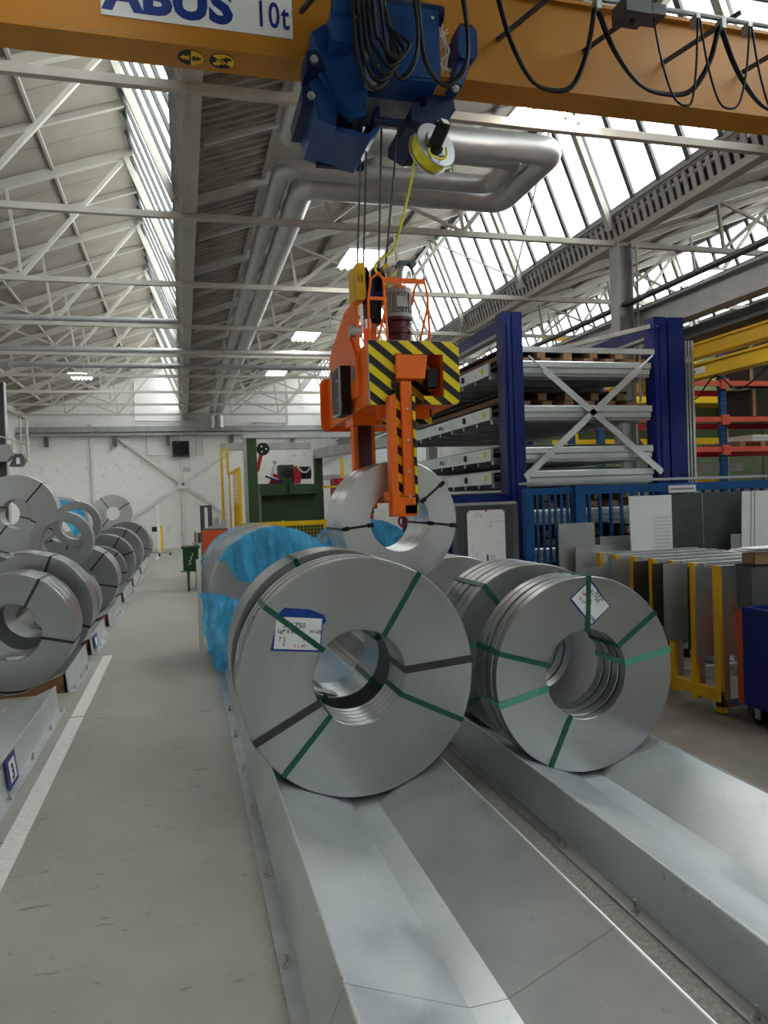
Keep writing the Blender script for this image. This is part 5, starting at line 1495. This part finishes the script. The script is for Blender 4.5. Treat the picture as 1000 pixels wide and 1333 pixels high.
for P_, x0, z0 in ((pal, 10.9, 2.802), (pal2, 10.75, 1.702)):
    for i in range(3): MB().box(x0 + 0.5 * i, x0 + 0.12 + 0.5 * i, 12.5, 13.6, z0, z0 + 0.09).build('bearer', M['wood'], P_)
    for i in range(6): MB().box(x0 - 0.05, x0 + 1.2, 12.5 + 0.19 * i, 12.64 + 0.19 * i, z0 + 0.09, z0 + 0.11).build('deck_board', M['wood'], P_)
cs = thing('white_carton', 'flat white carton on the upper pallet of the rack', 'carton', (11.5, 12.9, 2.912))
MB().box(11.25, 12.1, 12.55, 13.3, 2.914, 3.04).build('carton_body', M['white'], cs); MB().box(11.25, 12.1, 12.54, 12.55, 2.97, 2.985).build('tape', M['galv_dull'], cs)
mb = MB()
for i in range(9):
    t = i / 8
    mb.v += [(10.95 + 0.75 * t, 12.48, 1.82 + 0.28 * (1 - t) ** 2), (10.95 + 0.75 * t, 13.2, 1.82 + 0.28 * (1 - t) ** 2)]
for i in range(8): mb.f.append((2*i, 2*i + 1, 2*i + 3, 2*i + 2))
tag(mb.build('curled_sheet', M['white'], None, 'all', origin=(11.3, 12.9, 1.82)), 'curling white sheet lying on the lower pallet of the rack', 'sheet')
for nm, x0, x1, z0, z1, lb in (('brown_crate', 11.2, 13.2, 4.13, 5.25, 'large dark brown crate on the top of the pallet rack'), ('brown_crate', 11.25, 13.1, 3.42, 3.98, 'dark brown crate on the second level of the pallet rack')):
    c = thing(nm, lb, 'crate', ((x0 + x1) / 2, 13.0, z0))
    MB().box(x0, x1, 12.6, 13.5, z0 + 0.003, z1).build('crate_body', M['board_dark'], c)
    MB().box((x0 + x1) / 2 - 0.01, (x0 + x1) / 2 + 0.01, 12.59, 12.6, z0 + 0.003, z1).build('seam', M['wood'], c)
    for x in (x0 + 0.05, x1 - 0.12): MB().box(x, x + 0.08, 12.58, 12.6, z0 + 0.003, z1).build('batten', M['wood'], c)

# green machine hall partition with yellow gangway
gw = thing('machine_enclosure', 'tall pale green machine enclosure with yellow gangway behind the pallet rack', 'machine', (13.0, 16.5, 0))
xs = [8.2, 9.6, 11.0, 12.4, 13.8, 15.2, 16.6, 18.0]
for i in range(len(xs) - 1):
    MB().box(xs[i] + 0.03, xs[i+1] - 0.03, 16.6, 17.6, 0.0, 5.4 + 0.5 * (i % 2)).build('panel', M['green_pale'], gw)
    MB().box(xs[i] - 0.03, xs[i] + 0.03, 16.62, 17.5, 0.0, 5.3).build('panel_joint', M['darksteel'], gw)
MB().box(8.2, 18, 15.6, 16.6, 4.10, 4.28).build('gangway_deck', M['yellow'], gw)
MB().box(8.2, 18, 15.2, 15.3, 3.05, 3.20).build('gangway_beam', M['yellow'], gw)
for x in (9.0, 10.4, 11.8, 13.2, 14.6, 16.0):
    MB().box(x - 0.04, x + 0.04, 15.58, 15.66, 0, 5.6).build('rail_post', M['yellow'], gw)
for z in (4.95, 5.55): MB().box(8.2, 18, 15.59, 15.65, z, z + 0.07).build('hand_rail', M['yellow'], gw)
MB().beam((11.8, 15.62, 5.5), (13.2, 15.62, 4.4), 0.06, 0.06).build('stair_rail', M['yellow'], gw)
MB().box(12.0, 12.06, 15.3, 15.36, 3.4, 6.1).build('white_conduit', M['white'], gw)

# grey machine parts glimpsed under the rack beams
mc = thing('grey_machine', 'grey machine with black hoses behind the pallet rack', 'machine', (10.3, 14.6, 0))
MB().box(9.4, 11.6, 14.3, 15.0, 0.0, 1.9).build('machine_body', M['greysteel'], mc)
MB().box(10.1, 10.5, 14.2, 14.4, 1.9, 3.2).build('mast', M['galv_dull'], mc)
MB().box(9.3, 12.4, 14.15, 14.3, 2.35, 2.55).build('arm', M['galv_dull'], mc)
MB().beam((9.5, 14.1, 3.2), (10.4, 14.1, 2.2), 0.08, 0.08).build('brace', M['darksteel'], mc)
MB().box(10.2, 11.5, 13.9, 14.1, 1.95, 2.25).build('guard', M['yellow'], mc)
oc = thing('orange_machine', 'small orange machine behind the blue fence', 'machine', (8.6, 11.2, 0))
MB().box(8.1, 9.4, 11.0, 11.6, 0.0, 1.7).build('machine_body', M['orange'], oc)
MB().box(8.2, 8.7, 10.9, 11.0, 0.5, 1.5).build('cover', M['white'], oc)
MB().box(9.0, 9.2, 10.95, 11.0, 0.4, 1.9).build('pipe', M['rack_blue'], oc)

# yellow light-crane tracks slung beside the columns
for (x, z, lb, s) in ((7.78, 3.79, 'lower yellow light-crane track with a white capacity plate', True), (8.12, 4.20, 'upper yellow light-crane track above the pallet rack', False)):
    j = thing('light_crane_track', lb, 'crane', (x, 9.5, z))
    ya, yb = 4.5, 12.2
    MB().box(x - 0.05, x + 0.05, ya, yb, z - 0.08, z + 0.09).build('track_web', M['yellow'], j)
    MB().box(x - 0.11, x + 0.11, ya, yb, z - 0.12, z - 0.08).build('bottom_flange', M['yellow'], j)
    MB().box(x - 0.09, x + 0.09, ya, yb, z + 0.09, z + 0.12).build('top_flange', M['yellow'], j)
    for y in (5.2, 8.0, 10.8): MB().box(x - 0.02, x + 0.02, y, y + 0.05, z + 0.12, 4.6).build('hanger', M['darksteel'], j)
    if s:
        MB().box(x - 0.056, x - 0.05, 9.55, 10.3, z - 0.045, z + 0.05).build('capacity_plate', M['white'], j)
        text('capacity_print', 'ABUS 250 kg', 0.095, M['ink_blue'], j, frame_m((x - 0.058, 10.26, z - 0.03), (0, -1, 0), (0, 0, 1)), bold=0.002)
        MB().tube(spline([(x, 10.4, z - 0.13), (x, 9.9, z - 0.42), (x, 9.4, z - 0.13), (x, 8.9, z - 0.40), (x, 8.3, z - 0.13)], 6), 0.012, 6).build('trailing_cable', M['black'], j, True)

# ================================================================== DUCTS, PIPES, LAMPS
def bend(pts, r=0.3, n=6):
    """round the corners of a polyline"""
    pts = [Vector(p) for p in pts]
    out = [pts[0]]
    for i in range(1, len(pts) - 1):
        a = (pts[i-1] - pts[i]).normalized(); b = (pts[i+1] - pts[i]).normalized()
        p0 = pts[i] + a * r; p1 = pts[i] + b * r
        for k in range(n + 1):
            t = k / n
            out.append((1-t)**2 * p0 + 2*t*(1-t) * pts[i] + t*t * p1)
    out.append(pts[-1])
    return out
ZD = 6.62
def duct(label, xa, yn, xr, yf, r, ydrop, z=ZD):
    t = thing('duct_pipe', label, 'duct', (xa, ydrop, z), group='insulated ducts under the roof')
    line = bend([(xa, Y_B - 0.35, 5.75), (xa, Y_B - 0.35, z), (xa, yf, z), (xr, yf, z), (xr, yn, z), (xa - 0.05, yn, z), (xa - 0.05, -6.0, z)], 0.22)
    MB().tube(line, r, 18).build('cladding', M['duct'], t, True)
    y = yf + 2.0
    while y < Y_B - 1:
        MB().tube([(xa, y - 0.02, z), (xa, y + 0.02, z)], r + 0.006, 18).build('joint_band', M['galv_dull'], t, True)
        MB().tube([(xa, y, z + r), (xa, y, z + r + 0.25)], 0.012, 6).build('hanger', M['greysteel'], t)
        y += 3.42
duct('thinner silver duct looping under the roof beside the aisle', 1.50, 9.42, 4.62, 10.25, 0.13, 10)
duct('thicker silver duct looping outside the thinner one', 1.86, 9.02, 4.98, 10.70, 0.185, 10, ZD - 0.03)
for (lb, x0, x1, y, z, r, m) in (('grey pipe ending at the valley gutter above the aisle', -7.2, 0.05, 17.2, 6.13, 0.06, 'greysteel'),
                                 ('pale pipe spanning the roof above the aisle', -7.2, 7.3, 20.4, 6.12, 0.075, 'duct'),
                                 ('dark pipe spanning the roof behind the pale pipe', -7.2, 7.3, 22.6, 6.12, 0.075, 'greysteel')):
    p = thing('service_pipe', lb, 'pipe', ((x0 + x1) / 2, y, z))
    MB().tube([(x0, y, z), (x1, y, z)], r, 14).build('pipe_run', M[m], p, True)
    x = x0 + 0.8
    while x < x1:
        MB().tube([(x - 0.03, y, z), (x + 0.03, y, z)], r + 0.012, 14).build('coupling', M['galv_dull'], p, True)
        x += 1.9
def lamp(label, x, y, z):
    t = thing('ceiling_light', label, 'ceiling light', (x, y, z), group='lamps under the roof')
    MB().box(x - 0.34, x + 0.34, y - 0.55, y + 0.55, z + 0.03, z + 0.08).build('housing', M['white'], t)
    for i in range(5):
        MB().tube([(x - 0.26 + 0.13 * i, y - 0.52, z + 0.015), (x - 0.26 + 0.13 * i, y + 0.52, z + 0.015)], 0.03, 8).build('led_tube', M['lamp_on'], t, True)
    for d in (-0.3, 0.3): MB().tube([(x, y + d, z + 0.08), (x, y + d, z + 0.45)], 0.01, 5).build('hanger', M['greysteel'], t)
for lb, x, y in (('lit ceiling light just behind the crane girder above the big duct', 4.22, 7.6), ('lit ceiling light above the orange grab', 3.35, 13.35), ('lit ceiling light third in line behind the crane', 3.35, 19.7),
                 ('lit ceiling light nearest the brick wall over the green machine', 3.25, 25.6), ('lit ceiling light over the coil stacks', -3.15, 26.4), ('lit ceiling light over the machine bay', 10.9, 13.4)):
    lamp(lb, x, y, 6.42)

# heater on the side column
hc = thing('column', 'grey steel column carrying the heater beside the coil stacks', 'column', (-5.6, 26.3, 0), kind='structure')
MB().box(-5.72, -5.69, 26.2, 26.5, 0, 6.2).build('flange', M['greysteel'], hc); MB().box(-5.47, -5.44, 26.2, 26.5, 0, 6.2).build('flange', M['greysteel'], hc)
MB().box(-5.69, -5.47, 26.33, 26.36, 0, 6.2).build('web_plate', M['darksteel'], hc)
ht = thing('air_heater', 'grey hanging air heater on a white frame beside the coil stacks', 'heater', (-5.4, 26.0, 3.4))
MB().prism([(-6.2, 3.62), (-5.35, 3.62), (-5.15, 3.9), (-5.25, 4.15), (-6.2, 4.15)], 'y', 25.7, 26.15).build('casing', M['greysteel'], ht)
MB().prism([(-5.3, 3.45), (-4.95, 3.45), (-4.82, 3.66), (-4.90, 3.85), (-5.12, 3.85)], 'y', 25.75, 26.15).build('blower', M['darksteel'], ht)
MB().box(-5.08, -4.98, 25.72, 25.75, 3.52, 3.72).build('grille', M['white'], ht)
for x in (-5.2, -4.95, -4.78): MB().tube([(x, 25.9, 3.6), (x, 25.9, 5.0 if x > -5 else 4.3)], 0.03, 6).build('frame_tube', M['truss'], ht)
MB().tube([(-5.9, 25.72, 4.5), (-5.2, 25.72, 4.32), (-4.75, 25.72, 4.12)], 0.03, 6).build('frame_tube', M['truss'], ht)
MB().tube([(-4.75, 25.9, 4.9), (-4.75, 25.9, 3.55)], 0.03, 6).build('frame_tube', M['truss'], ht)

# ================================================================== FAR END OF THE AISLE
# wheeled white frame stand
ws = thing('wheeled_stand', 'tall white pole stand on wheels by the far end of the coil row', 'stand', (-1.0, 31.5, 0))
MB().box(-1.07, -0.97, 31.45, 31.55, 0.14, 2.15).build('pole', M['white'], ws)
MB().box(-1.5, -0.55, 31.46, 31.54, 0.12, 0.18).build('base_bar', M['galv_dull'], ws)
MB().box(-1.06, -0.98, 31.1, 31.9, 0.12, 0.18).build('base_bar', M['galv_dull'], ws)
MB().box(-0.95, -0.86, 31.47, 31.53, 0.2, 1.25).build('yellow_guard', M['yellow'], ws)
MB().box(-1.28, -1.08, 31.44, 31.48, 1.0, 1.2).build('green_sign', M['green_dark'], ws)
for x, y in ((-0.6, 31.5), (-1.45, 31.5), (-1.02, 31.15), (-1.02, 31.85)):
    MB().cyl((x - 0.03, y, 0.06), (x + 0.03, y, 0.06), 0.06, 12).build('wheel', M['black'], ws, True)
# green bin cart and red machine cart
gc = thing('green_cart', 'dark green bin on a caster leg at the end of the aisle', 'cart', (0.12, 18.0, 0))
MB().prism([(-0.06, 0.50), (0.28, 0.44), (0.30, 1.02), (-0.06, 1.02)], 'y', 17.75, 18.4).build('bin', M['green_dark'], gc)
MB().box(-0.09, 0.33, 17.72, 18.43, 1.0, 1.04).build('rim', M['green_dark'], gc)
MB().box(-0.12, 0.1, 17.9, 18.0, 0.44, 0.48).build('handle', M['galv_dull'], gc)
for x, y in ((0.05, 17.85), (0.05, 18.3), (0.25, 18.05)):
    MB().cyl((x, y, 0.12), (x, y, 0.46), 0.035, 10).build('leg', M['darksteel'], gc, True)
    MB().cyl((x - 0.02, y, 0.06), (x + 0.02, y, 0.06), 0.06, 14).build('caster', M['black'], gc, True)
MB().tube(spline([(0.06, 17.745, 0.62), (0.12, 17.745, 0.66), (0.08, 17.745, 0.70), (0.14, 17.745, 0.76), (0.11, 17.745, 0.80), (0.17, 17.745, 0.84), (0.15, 17.745, 0.90)], 5), 0.006, 5).build('chalk_scribble', M['white'], gc)
rc = thing('tool_cart', 'red tool cart with vice and black mast behind the wrapped coil', 'cart', (0.7, 18.3, 0))
MB().box(0.40, 1.0, 18.0, 18.8, 0.5, 1.40).build('cabinet', M['red_orange'], rc)
MB().box(0.16, 0.42, 18.1, 18.6, 1.08, 1.11).build('side_shelf', M['galv_dull'], rc)
MB().box(0.40, 1.0, 18.0, 18.8, 1.40, 1.43).build('top_plate', M['darksteel'], rc)
MB().box(0.38, 0.48, 18.35, 18.45, 0.1, 1.98).box(0.56, 0.66, 18.35, 18.45, 1.43, 1.98).box(0.38, 0.66, 18.34, 18.46, 1.94, 1.99).build('mast', M['darksteel'], rc)
MB().prism([(0.55, 1.43), (0.95, 1.43), (0.95, 1.54), (0.7, 1.52), (0.55, 1.47)], 'y', 18.1, 18.25).build('vice', M['galv_dull'], rc)
MB().cyl((0.74, 18.2, 1.52), (0.74, 18.2, 1.68), 0.07, 10).cyl((0.93, 18.2, 1.5), (0.93, 18.2, 1.64), 0.06, 10).build('spindle', M['zinc'], rc, True)
MB().box(0.22, 0.28, 18.2, 18.26, 0.55, 1.36).build('stick', M['wood'], rc)
MB().box(0.30, 0.37, 18.2, 18.3, 1.11, 1.34).build('canister', M['darksteel'], rc)
for x in (0.45, 0.95):
    for y in (18.1, 18.7): MB().cyl((x, y, 0.0), (x, y, 0.5), 0.05, 8).build('leg', M['darksteel'], rc)
# perforated white post
pp = thing('perforated_post', 'white perforated post standing beside the yellow mesh guard', 'post', (1.12, 18.9, 0))
MB().box(1.06, 1.11, 18.85, 18.95, 0, 2.75).build('post_strip', M['white'], pp); MB().box(1.16, 1.22, 18.85, 18.95, 0, 2.75).build('post_strip', M['white'], pp)
MB().box(1.0, 1.28, 18.78, 19.02, 0, 0.03).build('foot_plate', M['galv_dull'], pp)
# white board edge standing by the wrapped coil
wp = MB().prism([(0.13, 0.0), (0.19, 0.0), (0.19, 1.28), (0.13, 1.28)], 'y', 9.95, 10.0)
wpo = wp.build('white_stake', M['white'], None, origin=(0.16, 9.98, 0))
tag(wpo, 'white punched stake standing beside the blue wrapped coil', 'stake')

# green decoiling machine inside a yellow guard
K = 0.909
def k(px): return px * K
def kz(z): return 1.98 + (z - 1.98) * K
gmx = thing('decoiler', 'dark green decoiling machine with red arm and black motor', 'machine', (2.9, 20.6, 0))
def dp(name, mb, m='green', smooth=False, par=None): return mb.build(name, M[m], par or gmx, smooth)
dp('base_body', MB().box(2.05, 3.62, 20.2, 21.6, 0.0, 2.2))
dp('upper_block', MB().prism([(2.0, 2.2), (3.58, 2.2), (3.58, 2.48), (2.0, 2.52)], 'y', 20.05, 21.4), 'green')
dp('chamfer_block', MB().prism([(2.0, 2.2), (2.62, 2.2), (2.68, 2.32), (2.68, 2.5), (2.0, 2.5)], 'y', 19.9, 20.05)); dp('chamfer_block', MB().prism([(2.78, 2.22), (3.5, 2.22), (3.55, 2.34), (3.55, 2.48), (2.78, 2.48)], 'y', 19.88, 20.05))
dp('control_box', MB().box(2.55, 2.95, 20.1, 20.6, 2.5, 3.02))
dp('motor', MB().cyl((2.95, 20.2, 2.78), (3.42, 20.2, 2.78), 0.16, 14).cyl((2.78, 20.05, 2.8), (2.78, 20.3, 2.8), 0.14, 14), 'black', True)
dp('motor_cover', MB().box(2.98, 3.4, 20.05, 20.12, 2.62, 2.96), 'black')
dp('red_plate', MB().prism([(2.95, 2.5), (3.1, 2.5), (3.15, 2.9), (3.0, 3.0), (2.9, 2.9)], 'y', 20.0, 20.05), 'red')
dp('red_plate', MB().prism([(2.25, 2.5), (2.6, 2.5), (2.6, 2.72), (2.4, 2.8)], 'y', 20.12, 20.2), 'red')
dp('red_arm', MB().beam((1.94, 20.0, 2.85), (2.10, 20.0, 3.45), 0.10, 0.06, (0, 1, 0)), 'red')
dp('roller', MB().cyl((2.12, 19.95, 3.45), (2.12, 20.05, 3.45), 0.17, 20), 'black', True)
for a in range(3): dp('roller_bolt', MB().cyl((2.12 + 0.08 * math.cos(a * 2.1), 19.93, 3.45 + 0.08 * math.sin(a * 2.1)), (2.12 + 0.08 * math.cos(a * 2.1), 19.95, 3.45 + 0.08 * math.sin(a * 2.1)), 0.025, 8), 'white')
dp('blue_lever', MB().beam((2.15, 20.0, 2.72), (2.6, 20.0, 2.55), 0.05, 0.05), 'rack_blue')
dp('lever_rod', MB().tube([(2.3, 20.0, 2.70), (2.42, 20.0, 3.06)], 0.02, 6), 'galv_dull'); dp('lever_knob', MB().lathe([(0.01, -0.06), (0.05, -0.04), (0.06, 0), (0.05, 0.04), (0.01, 0.06)], 12, Matrix.Translation((2.43, 20.0, 3.10))), 'galv_dull', True)
dp('blade_edge', MB().beam((1.95, 20.0, 2.85), (2.5, 20.0, 2.60), 0.04, 0.06), 'white')
dp('hose', MB().tube(spline([(3.0, 19.98, 3.0), (3.1, 19.95, 2.85), (3.25, 19.95, 2.8), (3.4, 19.98, 2.95)], 5), 0.02, 6), 'galv_dull', True)
gf = thing('gantry_frame', 'green posts and grey beam framing the decoiling machine', 'frame', (2.8, 20.0, 0))
MB().box(1.68, 1.94, 19.9, 20.16, 0.0, 3.74).build('post', M['green'], gf); MB().box(1.60, 1.68, 19.9, 20.16, 0, 3.86).build('post_side', M['greysteel'], gf)
MB().box(3.62, 3.84, 20.6, 20.86, 0.0, 3.3).build('post', M['green'], gf)
MB().box(1.58, 4.5, 19.86, 20.2, 3.74, 3.82).box(1.58, 4.5, 19.95, 20.1, 3.82, 3.94).box(1.58, 4.5, 19.86, 20.2, 3.94, 3.97).build('cross_beam', M['galv_dull'], gf)
MB().box(1.1, 3.7, 21.5, 21.75, 3.55, 3.75).build('rear_beam', M['greysteel'], gf)
MB().beam((3.7, 20.7, 3.34), (6.0, 14.8, 3.45), 0.2, 0.26).build('long_beam', M['galv_dull'], gf)
MB().box(3.9, 5.6, 21.0, 21.1, 2.6, 2.75).build('shelf_beam', M['galv_dull'], gf)
MB().box(4.35, 4.43, 20.5, 20.58, 0, 3.2).build('yellow_post', M['yellow'], gf)
MB().box(4.1, 5.2, 20.3, 20.9, 0.6, 2.62).build('red_housing', M['red'], gf)
MB().box(3.75, 4.35, 20.2, 20.26, 2.36, 2.42).build('yellow_bar', M['yellow'], gf)
yg = thing('mesh_guard', 'yellow mesh safety guard around the decoiling machine', 'guard', (2.4, 19.5, 0))
for x, y, z1 in ((1.03, 20.3, 3.55), (1.19, 20.3, 3.55), (1.15, 20.0, 2.8), (1.42, 19.3, 2.95), (3.6, 19.3, 1.52), (2.5, 19.3, 1.52)):
    MB().box(x - 0.035, x + 0.035, y - 0.035, y + 0.035, 0, z1).build('post', M['yellow'], yg)
MB().box(1.46, 3.75, 19.26, 19.34, 1.38, 1.50).build('top_rail', M['yellow'], yg)
MB().box(1.46, 3.75, 19.27, 19.33, 0.25, 0.32).build('bottom_rail', M['yellow'], yg)
mb = MB()
x = 1.5
while x < 3.7:
    mb.box(x, x + 0.006, 19.29, 19.31, 0.32, 1.38); x += 0.09
z = 0.4
while z < 1.36:
    mb.box(1.46, 3.7, 19.295, 19.305, z, z + 0.005); z += 0.09
tag(mb.build('wire_mesh', M['yellow'], yg), kind='stuff')
MB().beam((1.15, 20.0, 2.75), (1.42, 19.3, 2.92), 0.06, 0.06).build('gate_rail', M['yellow'], yg)
mb = MB()
for i in range(16):
    t = i / 15
    mb.box(1.15 + 0.27 * t - 0.006, 1.15 + 0.27 * t + 0.006, 20.0 - 0.7 * t - 0.006, 20.0 - 0.7 * t + 0.006, 0.2, 2.75 + 0.17 * t)
for j in range(26):
    zz = 0.25 + j * 0.1
    mb.beam((1.15, 20.0, zz), (1.42, 19.3, zz), 0.01, 0.01)
tag(mb.build('wire_mesh', M['yellow'], yg), kind='stuff')
MB().box(1.12, 1.40, 19.6, 19.64, 1.3, 2.0).build('control_panel', M['yellow_rack'], yg)
